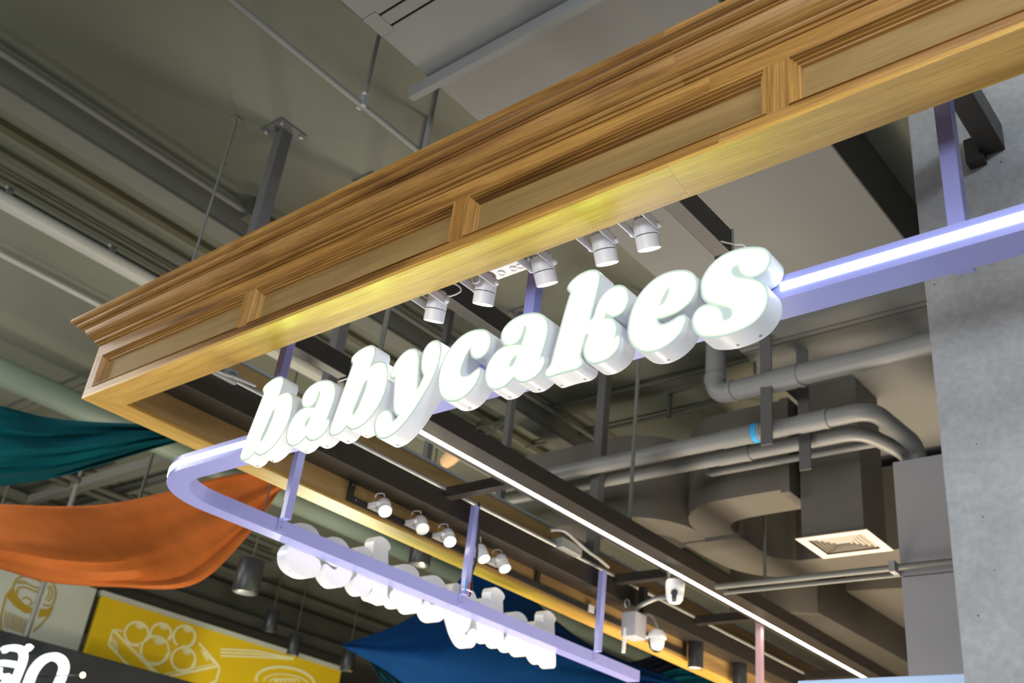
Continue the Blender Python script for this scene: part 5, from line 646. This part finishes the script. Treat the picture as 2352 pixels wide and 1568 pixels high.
# ------------------------------------------------------------------ cameras and boxes behind the rear rail
c1 = at(1550, 1357, 5.35)
dc = thing('dome_camera', c1-Vector((0,0,0.07)), 'white dome security camera hanging under the linear lamp', 'security camera')
part(MB().lathe([(0.030,0.055),(0.042,0.052),(0.047,0.042),(0.047,0.006),(0.045,0.003),(0.0445,-0.02),(0.039,-0.046),(0.027,-0.060),(0.010,-0.065)], c1, n=28), 'housing', 'white_plastic', dc, smooth=True)
fv = (Vector((0,0,0))-c1).normalized(); fv = Vector((fv.x, fv.y-0.12, -0.35)).normalized()
part(MB().lathe([(0.016,0.0),(0.017,0.008),(0.014,0.011)], c1+Vector((fv.x,fv.y,0)).normalized()*0.036+Vector((0,0,-0.018)), fv, 18), 'lens', 'dark_plastic', dc, smooth=True)
sl = Vector((fv.x, fv.y, 0)).normalized(); sd = Vector((-sl.y, sl.x, 0)); mb = MB()
pr = [(0.0495-0.002, -0.012), (0.046, -0.030), (0.040, -0.048), (0.030, -0.063)]
mb.add([c1+sl*(r_+0.002)+sd*s*0.011+Vector((0,0,z)) for r_, z in pr for s in (-1, 1)], [(2*i, 2*i+1, 2*i+3, 2*i+2) for i in range(3)]); part(mb, 'lens_slot', 'dark_plastic', dc)
part(MB().tube([c1+Vector((-0.01,0.01,0.05)), c1+Vector((-0.06,0.03,0.06)), (c1.x-0.06, c1.y+0.03, 1.63)], 0.008, 10), 'mount', 'conduit_dark', dc)
bxp = at(1456, 1438, 5.75)
jb = thing('junction_box', bxp-Vector((0,0,0.065)), 'grey plastic junction box hanging beside the rear rail', 'junction box')
part(MB().box(bxp.x-0.045, bxp.x+0.045, bxp.y-0.055, bxp.y+0.055, bxp.z-0.065, bxp.z+0.068), 'box', 'grey_plastic', jb, bevel=0.006)
part(MB().tube(smooth_line([bxp+Vector((0,0,0.06)), bxp+Vector((0.01,0.02,0.11)), bxp+Vector((0.10,0.06,0.16)), bxp+Vector((0.22,0.02,0.145)), c1+Vector((-0.03,0.03,0.0))]), 0.013, 10), 'flexible_hose', 'galvanised', jb, smooth=True)
part(MB().tube([bxp+Vector((-0.02,-0.05,-0.02)), bxp+Vector((-0.02,-0.055,-0.15))], 0.010, 10), 'antenna', 'white_plastic', jb, smooth=True)
part(MB().tube([bxp+Vector((-0.03,-0.03,0.09))+Vector((0.0,0.022*math.cos(t/10*6.283),0.028+0.022*math.sin(t/10*6.283))) for t in range(11)], 0.005, 6), 'cable_loop', 'galvanised', jb)
part(MB().box(bxp.x-0.02, bxp.x+0.02, bxp.y+0.055, bxp.y+0.09, bxp.z-0.03, 1.66), 'bracket', 'black_steel', jb)
c2 = at(1508, 1472, 5.8)
pc = thing('dome_camera', c2-Vector((0,0,0.06)), 'white security camera with dark dome beside the grey junction box', 'security camera')
part(MB().lathe([(0.012,0.062),(0.034,0.055),(0.047,0.036),(0.052,0.022),(0.052,0.014),(0.047,0.010)], c2, n=26), 'cap', 'white_plastic', pc, smooth=True)
part(MB().lathe([(0.044,0.010),(0.043,-0.015),(0.036,-0.038),(0.020,-0.055),(0.006,-0.060)], c2, n=26), 'dome', 'dark_plastic', pc, smooth=True)
part(MB().lathe([(0.040,0.012),(0.040,-0.012),(0.034,-0.036),(0.020,-0.050),(0.006,-0.054)], c2+Vector((0.008,-0.008,0)), n=26), 'shield', 'white_plastic', pc, smooth=True)
part(MB().tube(smooth_line([c2+Vector((0,0,0.058)), c2+Vector((-0.01,0,0.10)), c2+Vector((-0.04,-0.01,0.14)), bxp+Vector((0.03,0,0.06))]), 0.007, 8), 'cable', 'galvanised', pc, smooth=True)
part(MB().tube([c2+Vector((-0.02,0,0.02)), bxp+Vector((0.02,0.02,-0.05))], 0.009, 8), 'arm', 'white_plastic', pc)
wp = thing('wall_socket', (-3.322, 4.42, 1.49), 'small white socket on the inner side of the wooden side beam', 'socket')
part(MB().box(-3.316, -3.306, 4.40, 4.45, 1.470, 1.51), 'plate', 'white_plastic', wp, bevel=0.003)
pk = thing('hanger_post', (-2.854, 5.438, 0.9), 'pink metal post hanging below the linear lamp', 'post')
part(MB().box(-2.872, -2.836, 5.42, 5.456, 0.9, 1.66), 'post', 'pink_paint', pk, bevel=0.003)
def can_light(p, r, h, label, stem=None, lens='reflector', ztop=None):
    e = thing('cylinder_lamp', (p[0], p[1], p[2]), label, 'lamp')
    part(MB().lathe([(r*0.96, 0.0), (r, 0.004), (r, h-0.004), (r*0.97, h)], p, n=28, cap=False).lathe([(r*0.97, h), (0.001, h+0.001)], p, n=28, cap=False), 'shell', 'sign_dark', e, smooth=True)
    part(MB().lathe([(r*0.95, 0.004), (r*0.5, 0.03), (0.002, 0.04)], p, n=28, cap=False), 'reflector', lens, e, smooth=True)
    if ztop: part(MB().tube([(p[0], p[1], p[2]+h), (p[0], p[1], ztop)], 0.006, 8), 'stem', 'conduit_dark', e)
    return e
q = on(1598, 1545, 2, 1.43); can_light((-3.262, 5.42, 1.405), 0.045, 0.152, 'black cylinder lamp under the side beam, left one at the bottom edge', lens='diffuser_cream')
can_light((-3.262, 5.95, 1.405), 0.045, 0.152, 'black cylinder lamp under the side beam, right one at the bottom edge', lens='diffuser_cream')
p = at(562, 1362, 6.5); can_light((p.x, p.y, p.z), 0.078, 0.20, 'black cylinder pendant lamp hanging below the orange cloth', ztop=ZC)
p = at(962, 1298, 7.2); can_light((p.x, p.y, p.z), 0.075, 0.19, 'black cylinder pendant lamp behind the rear letters', ztop=ZC)
for (px, py, lab) in ((618, 1450, 'small far cylinder pendant lamp above the yellow board'), (670, 1506, 'tiny far cylinder pendant lamp at the top edge of the yellow board'), (795, 1540, 'tiny far cylinder lamp right of the yellow board')):
    p = at(px, py, 11.5); can_light((p.x, p.y, p.z), 0.07, 0.22, lab, ztop=ZC)

# ------------------------------------------------------------------ hanging cloths
def sheet(name, rows, mat, label, sag=0.0, wr=0.02, seed=1, nu=56, nv=22, wf=(3.0, 9.0)):
    rnd = random.Random(seed); ph = [rnd.uniform(0, 6.28) for _ in range(8)]
    def samp(row, t):
        k = t*(len(row)-1); i = min(int(k), len(row)-2); f = k-i
        g = lambda j: Vector(row[max(0, min(len(row)-1, j))]); p0, p1, p2, p3 = g(i-1), g(i), g(i+1), g(i+2)
        return 0.5*((2*p1)+(p2-p0)*f+(2*p0-5*p1+4*p2-p3)*f*f+(3*p1-p0-3*p2+p3)*f**3)
    vs = []
    for j in range(nv+1):
        v = j/nv
        for i in range(nu+1):
            u = i/nu; colp = [samp(r_, u) for r_ in rows]; P = samp([tuple(c) for c in colp], v) if len(rows) > 2 else colp[0].lerp(colp[1], v)
            d = P.z + wr*(math.sin(wf[1]*v*3+ph[0]+2.2*u+1.3*math.sin(3*u+ph[1])) + 0.7*math.sin(wf[1]*5.3*v+ph[2]-3*u) + 0.5*math.sin(wf[0]*6*u+wf[1]*2*v+ph[3]) + 0.35*math.sin(wf[1]*9*v+wf[0]*3*u+ph[4])) + sag*math.sin(math.pi*v)
            vs.append(at(P.x, P.y, d))
    w = nu+1; fs = [(j*w+i, j*w+i+1, (j+1)*w+i+1, (j+1)*w+i) for j in range(nv) for i in range(nu)]
    mb = MB(); mb.add(vs, fs); o = mb.build(name, mat, None, smooth=True, solid=0.004); return tag(o, label, 'cloth')
sheet('hanging_cloth', [[(-140, 905, 6.4), (0, 932, 6.6), (100, 957, 6.9), (200, 968, 7.2), (300, 973, 7.5), (470, 985, 7.9)], [(-140, 1050, 6.0), (0, 1040, 6.2), (130, 1035, 6.6), (240, 1020, 6.9), (330, 1006, 7.3), (470, 992, 7.9)], [(-140, 1132, 6.3), (0, 1116, 6.5), (120, 1098, 6.8), (240, 1065, 7.1), (350, 1031, 7.5), (470, 998, 7.95)]], 'cloth_teal', 'dark teal cloth hanging under the ceiling at the left edge', wr=0.035, seed=3, wf=(1.5, 7))
sheet('hanging_cloth', [[(-120, 1160, 6.9), (0, 1158, 7.0), (130, 1163, 7.2), (250, 1157, 7.5), (380, 1130, 7.7), (520, 1092, 7.9), (652, 1078, 8.1)], [(-120, 1250, 6.3), (0, 1262, 6.4), (130, 1285, 6.5), (260, 1290, 6.8), (380, 1262, 7.3), (520, 1190, 7.7), (660, 1108, 8.12)], [(-120, 1278, 6.6), (0, 1306, 6.7), (110, 1336, 6.8), (260, 1347, 7.0), (440, 1343, 7.3), (560, 1240, 7.7), (646, 1120, 8.14)]], 'cloth_orange', 'large orange cloth swagged under the ceiling at left', wr=0.022, seed=9, wf=(1.2, 5))
sheet('hanging_cloth', [[(790, 1478, 8.6), (900, 1440, 8.4), (1010, 1375, 8.5), (1090, 1300, 8.8), (1160, 1290, 9.0), (1240, 1390, 9.0), (1330, 1465, 9.0), (1420, 1510, 9.1), (1560, 1565, 9.3)], [(790, 1482, 8.6), (890, 1490, 8.1), (1000, 1490, 7.9), (1100, 1480, 8.0), (1190, 1490, 8.2), (1270, 1510, 8.4), (1350, 1530, 8.6), (1440, 1550, 8.9), (1560, 1575, 9.3)], [(790, 1486, 8.6), (880, 1535, 8.3), (960, 1590, 8.2), (1060, 1620, 8.2), (1170, 1625, 8.3), (1260, 1615, 8.4), (1350, 1605, 8.6), (1440, 1595, 8.9), (1560, 1580, 9.3)]], 'cloth_blue', 'royal blue cloth swagged behind the rear sign letters', wr=0.02, seed=5, wf=(1.0, 4))
sheet('hanging_cloth', [[(1395, 1530, 10.5), (1470, 1515, 10.3), (1550, 1490, 10.3), (1640, 1500, 10.5)], [(1395, 1560, 10.2), (1470, 1565, 10.0), (1550, 1545, 10.1), (1640, 1520, 10.4)]], 'cloth_navy', 'dark navy cloth right of the rear rail end', wr=0.015, seed=6)
sheet('hanging_cloth', [[(1440, 1575, 9.8), (1520, 1545, 9.7), (1600, 1532, 9.8), (1700, 1545, 10.0)], [(1440, 1610, 9.5), (1520, 1620, 9.4), (1600, 1615, 9.5), (1700, 1600, 9.8)]], 'cloth_teal', 'dark green-blue cloth at the bottom edge below the side beam', wr=0.02, seed=8)
sheet('hanging_cloth', [[(860, 1500, 9.0), (930, 1545, 8.9), (1010, 1590, 8.8)], [(850, 1520, 8.9), (890, 1580, 8.8), (960, 1640, 8.7)]], 'cloth_dark_teal', 'dark green cloth under the edge of the blue cloth', wr=0.015, seed=11)

# ------------------------------------------------------------------ boards and signs across the hall
XB = -9.0
def fr(px, py): v = on(px, py, 0, XB+0.012); return (v.y, v.z)
def plane(u, v, d): return (XB+0.011+d, u, v)
yb = thing('sign_board', (XB, 6.1, 1.52), 'yellow board with a white line drawing of buns in a box', 'sign board')
part(MB().box(XB-0.05, XB+0.01, 4.65, 7.58, 1.515, 2.145), 'panel', 'board_yellow', yb); part(MB().box(XB-0.06, XB+0.02, 4.63, 7.60, 2.145, 2.19), 'top_edge', 'board_white', yb)
C = lambda x, y: fr(x/5.113, 1280+y/5.113); D = lambda x, y: fr(380+x/4.9, 1300+y/4.9)
def circ(cx_, cy_, r_, n=26, a0=0, a1=360): return [C(cx_+r_*math.cos(math.radians(a0+(a1-a0)*i/n)), cy_+r_*math.sin(math.radians(a0+(a1-a0)*i/n))) for i in range(n+1)]
buns = [(1605, 895, 138, 80, 400), (1890, 895, 120, 160, 400), (2165, 930, 128, 130, 440), (1820, 1090, 165, 0, 360), (2155, 1195, 140, 0, 360)]
for cx_, cy_, r_, a0, a1 in buns:
    mb = MB(); ribbon(mb, circ(cx_, cy_, r_, 26, a0, a1), 0.022, 0.002, plane)
    ribbon(mb, circ(cx_+8, cy_+8, r_-26, 20, 10, 110), 0.012, 0.002, plane)
    for k in range(7):
        t = math.radians(30+k*24); tx, ty = cx_+r_*0.35, cy_-r_*0.82
        ribbon(mb, [C(tx, ty), C(tx+math.cos(t)*r_*0.45, ty+math.sin(t)*r_*0.45)], 0.012, 0.002, plane)
    part(mb, 'printed_bun', 'print_cream', yb)
mb = MB()
for pts, w in (([C(1440,860),C(1330,850),C(1272,1020),C(1690,1450)],0.018), ([C(1330,850),C(1880,1420)],0.022), ([C(1375,900),C(1870,1370)],0.012), ([C(1880,1420),D(600,1120),D(610,1150),D(570,1290),D(500,1320)],0.022), ([C(1850,1385),D(560,1095)],0.010), ([D(600,1120),D(375,860)],0.020), ([D(560,1090),D(400,940)],0.012), ([C(1880,1420),C(1830,1473)],0.020), ([D(480,1060),D(420,980),D(440,970),D(490,1040)],0.012)):
    ribbon(mb, pts, w, 0.0022, plane)
for k in range(7): ribbon(mb, [C(1310+k*12, 900+k*16), C(1290+k*15, 1040+k*16)], 0.005, 0.002, plane)
part(mb, 'printed_box', 'print_cream', yb)
mb = MB()
for k in range(3): ribbon(mb, [D(622, 930+k*38), D(1000, 950+k*34), D(1440, 1035+k*6)], 0.016, 0.002, plane)
part(mb, 'printed_chopsticks', 'print_cream', yb)
mb = MB()
ribbon(mb, [D(1350+330*math.cos(math.radians(a)), 1300+165*math.sin(math.radians(a))+0.10*330*math.cos(math.radians(a))) for a in range(170, 371, 10)], 0.026, 0.002, plane)
ribbon(mb, [D(1360+250*math.cos(math.radians(a)), 1310+95*math.sin(math.radians(a))+0.10*250*math.cos(math.radians(a))) for a in range(175, 366, 12)], 0.012, 0.002, plane)
for k in range(6): ribbon(mb, smooth_line([D(1180+k*50, 1300), D(1200+k*50, 1265), D(1240+k*50, 1275), D(1260+k*50, 1310)]), 0.012, 0.002, plane)
part(mb, 'printed_bowl', 'print_cream', yb)
wb = thing('sign_board', (XB, 4.0, 1.57), 'white board with a gold line drawing of a whipped cupcake', 'sign board')
part(MB().box(XB-0.05, XB+0.01, 2.9, 4.575, 1.575, 2.185), 'panel', 'board_white', wb)
mb = MB()
for pts, w in (([C(75,430),C(30,600),C(5,720),C(15,850)],0.014), ([C(15,850),C(100,905),C(230,940),C(330,905)],0.014), ([C(620,580),C(560,690),C(470,790),C(390,860)],0.014),
               ([C(150,350),C(190,260),C(290,215),C(420,255),C(520,310)],0.014), ([C(200,430),C(210,360),C(300,350),C(420,400),C(490,390)],0.014), ([C(170,300),C(270,275),C(380,340),C(470,350)],0.010), ([C(215,300),C(330,310),C(440,370)],0.008), ([C(260,480),C(320,470),C(370,520),C(340,560)],0.012), ([C(620,300),C(650,390),C(640,480),C(600,560),C(500,555)],0.014), ([C(590,330),C(610,430),C(560,520)],0.010), ([C(560,330),C(570,420),C(530,500)],0.008)):
    ribbon(mb, smooth_line(pts), w, 0.002, plane)
for k in range(9): ribbon(mb, [C(60+k*34, 620+k*14), C(50+k*30, 820+k*10)], 0.004, 0.002, plane)
part(mb, 'printed_cupcake', 'print_gold', wb)
mb = MB()
for poly in ([(75,430),(150,335),(190,430),(280,540),(400,600),(380,660),(280,650),(170,570),(90,480)], [(470,600),(560,600),(622,570),(600,640),(540,690),(440,705)]):
    P = [C(*p) for p in poly]; tr = geometry.tessellate_polygon([[Vector((u, v, 0)) for u, v in P]]); mb.add([plane(u, v, 0.0015) for u, v in P], [tuple(t) for t in tr])
part(mb, 'printed_cup_band', 'print_gold', wb)
gp = thing('sign_post', (-8.2, 3.5, 1.4), 'slim grey post standing in front of the cupcake board', 'post')
a = on(105, 1335, 0, -8.4); b_ = on(52, 1475, 0, -8.4)
part(MB().tube([(a.x, (a.y+b_.y)/2, ZC), (a.x, (a.y+b_.y)/2, 1.3)], 0.022, 10), 'post', 'conduit_grey', gp, smooth=True)
XT = -8.0
def frt(px, py): v = on(px/5.113, 1280+py/5.113, 0, XT); return (v.y, v.z)
def plane_t(u, v, d): return (XT-0.06+d, u, v)
t1 = thing('thai_letter', (XT, 3.7, 1.2), 'glowing white Thai letter with a flick on top, at the bottom left corner', 'letter', 'glowing Thai letters'); mb = MB()
ribbon(mb, smooth_line([frt(60,1090), frt(110,1062), frt(190,1058), frt(270,1080), frt(298,1140), frt(285,1230), frt(235,1360), frt(190,1473), frt(150,1560)]), 0.042, 0.06, plane_t)
ribbon(mb, smooth_line([frt(290,1090), frt(345,1070), frt(378,1030)]), 0.036, 0.061, plane_t)
ribbon(mb, smooth_line([frt(-60,1260), frt(20,1235), frt(110,1240), frt(260,1265)]), 0.038, 0.062, plane_t)
ribbon(mb, smooth_line([frt(10,1290), frt(0,1350), frt(40,1400), frt(110,1390), frt(60,1500), frt(20,1560)]), 0.030, 0.063, plane_t)
part(mb, 'face', 'thai_letter_light', t1)
t2 = thing('thai_letter', (XT, 3.9, 1.2), 'glowing white arched Thai letter beside the yellow board', 'letter', 'glowing Thai letters'); mb = MB()
ribbon(mb, smooth_line([frt(300,1600), frt(355,1473), frt(420,1320), frt(520,1205), frt(640,1160), frt(740,1200), frt(775,1290), frt(740,1410), frt(700,1500), frt(650,1600)]), 0.056, 0.06, plane_t)
part(mb, 'face', 'thai_letter_light', t2)
sbx = thing('sign_box', (-8.6, 4.0, 0.5), 'dark sign box behind the glowing Thai letters', 'sign box')
part(MB().box(-8.7, -8.25, 1.5, 5.6, 0.75, 1.50), 'box', 'sign_dark', sbx, bevel=0.01)
p = at(190, 1550, 8.6); lb = thing('lamp_bulb', p, 'tiny warm glowing lamp beside the Thai letters', 'lamp'); part(MB().lathe([(0.004,-0.02),(0.016,-0.012),(0.020,0.0),(0.016,0.012),(0.006,0.02)], p, n=14), 'bulb', 'bulb_warm', lb, smooth=True); part(MB().tube([p, (-8.26, p.y, p.z+0.02)], 0.005, 6), 'arm', 'dark_plastic', lb)
# steelwork and slatted wall beyond the boards
for i, (pa, pb, z, w, hgt) in enumerate([((330, 1335), (800, 1480), 2.72, 0.16, 0.22), ((300, 1350), (700, 1475), 2.50, 0.10, 0.10), ((560, 1345), (820, 1425), 2.85, 0.06, 0.08)]):
    a = on(*pa, 2, z); b_ = on(*pb, 2, z); x = (a.x+b_.x)/2
    e = thing('steel_beam', (x, a.y, z), ['deep dark steel beam receding above the yellow board', 'lower dark lighting track above the yellow board', 'slim steel beam below the orange cloth edge'][i], 'beam')
    part(MB().box(x-w/2, x+w/2, a.y-3, b_.y+6, z, z+hgt), 'beam', 'beam_dark', e); part(MB().box(x-w*0.8, x+w*0.8, a.y-3, b_.y+6, z-0.015, z), 'flange', 'beam_dark', e)
w1 = thing('wall_left', (-15, 10, -1.6), 'dark slatted wall at the far side of the hall'); w1['kind'] = 'structure'
MB().box(-15.3, -15.1, -4, 33, -1.6, ZC).build('backing', 'slat_dark', w1)
slat_mesh = None
for k in range(60):
    y = 6.0+k*0.22
    if slat_mesh is None:
        o = MB().box(-15.1, -15.0, y, y+0.12, 1.2, 2.55).build('slat', 'duct_grey', w1); slat_mesh = o
    else:
        o = slat_mesh.copy(); col.objects.link(o); o.location = (0, k*0.22, 0)
MB().box(-15.1, -14.9, -4, 33, 2.55, 2.75).build('rail', 'beam_dark', w1)
w2 = MB().box(-15, 11, 24, 24.3, -1.6, ZC).build('wall_back', 'slab_concrete'); struct(w2, 'far wall of the hall')
# light blue panel at the bottom right
bp_ = thing('menu_panel', (-0.6, 3.0, -1.6), 'light blue panel with its top edge at the bottom right corner', 'panel')
part(MB().box(-1.45, 0.6, 3.0, 3.06, -1.6, 0.725), 'board', 'panel_blue', bp_, bevel=0.004)
# wire loop beside the letter s
run('cable', [tuple(v) for v in smooth_line([on(1648, 552, 1, 2.04), on(1665, 556, 1, 1.95), on(1690, 561, 1, 1.82), on(1706, 562, 1, 1.72), on(1716, 572, 1, 1.668)])], 0.0025, 'white_plastic', 'thin white wire rising from the letter s to the black arm tube', 'cable', n=8)
q = at(1036, 1050, 6.3)
lf = thing('flood_lamp', q, 'pale orange lamp head under the slab just left of the linear lamp', 'lamp')
ax_ = Vector((0.62, 0.30, 0.72)).normalized()
part(MB().lathe([(0.012,-0.075),(0.034,-0.06),(0.045,-0.02),(0.050,0.05),(0.044,0.075)], q, ax_, 20), 'head', 'peach_plastic', lf, smooth=True)
part(MB().tube([q+ax_*0.07, q+Vector((0.30,0.12,0.22)), (q.x+0.42, q.y+0.15, ZC)], 0.01, 8), 'stem', 'conduit_dark', lf)
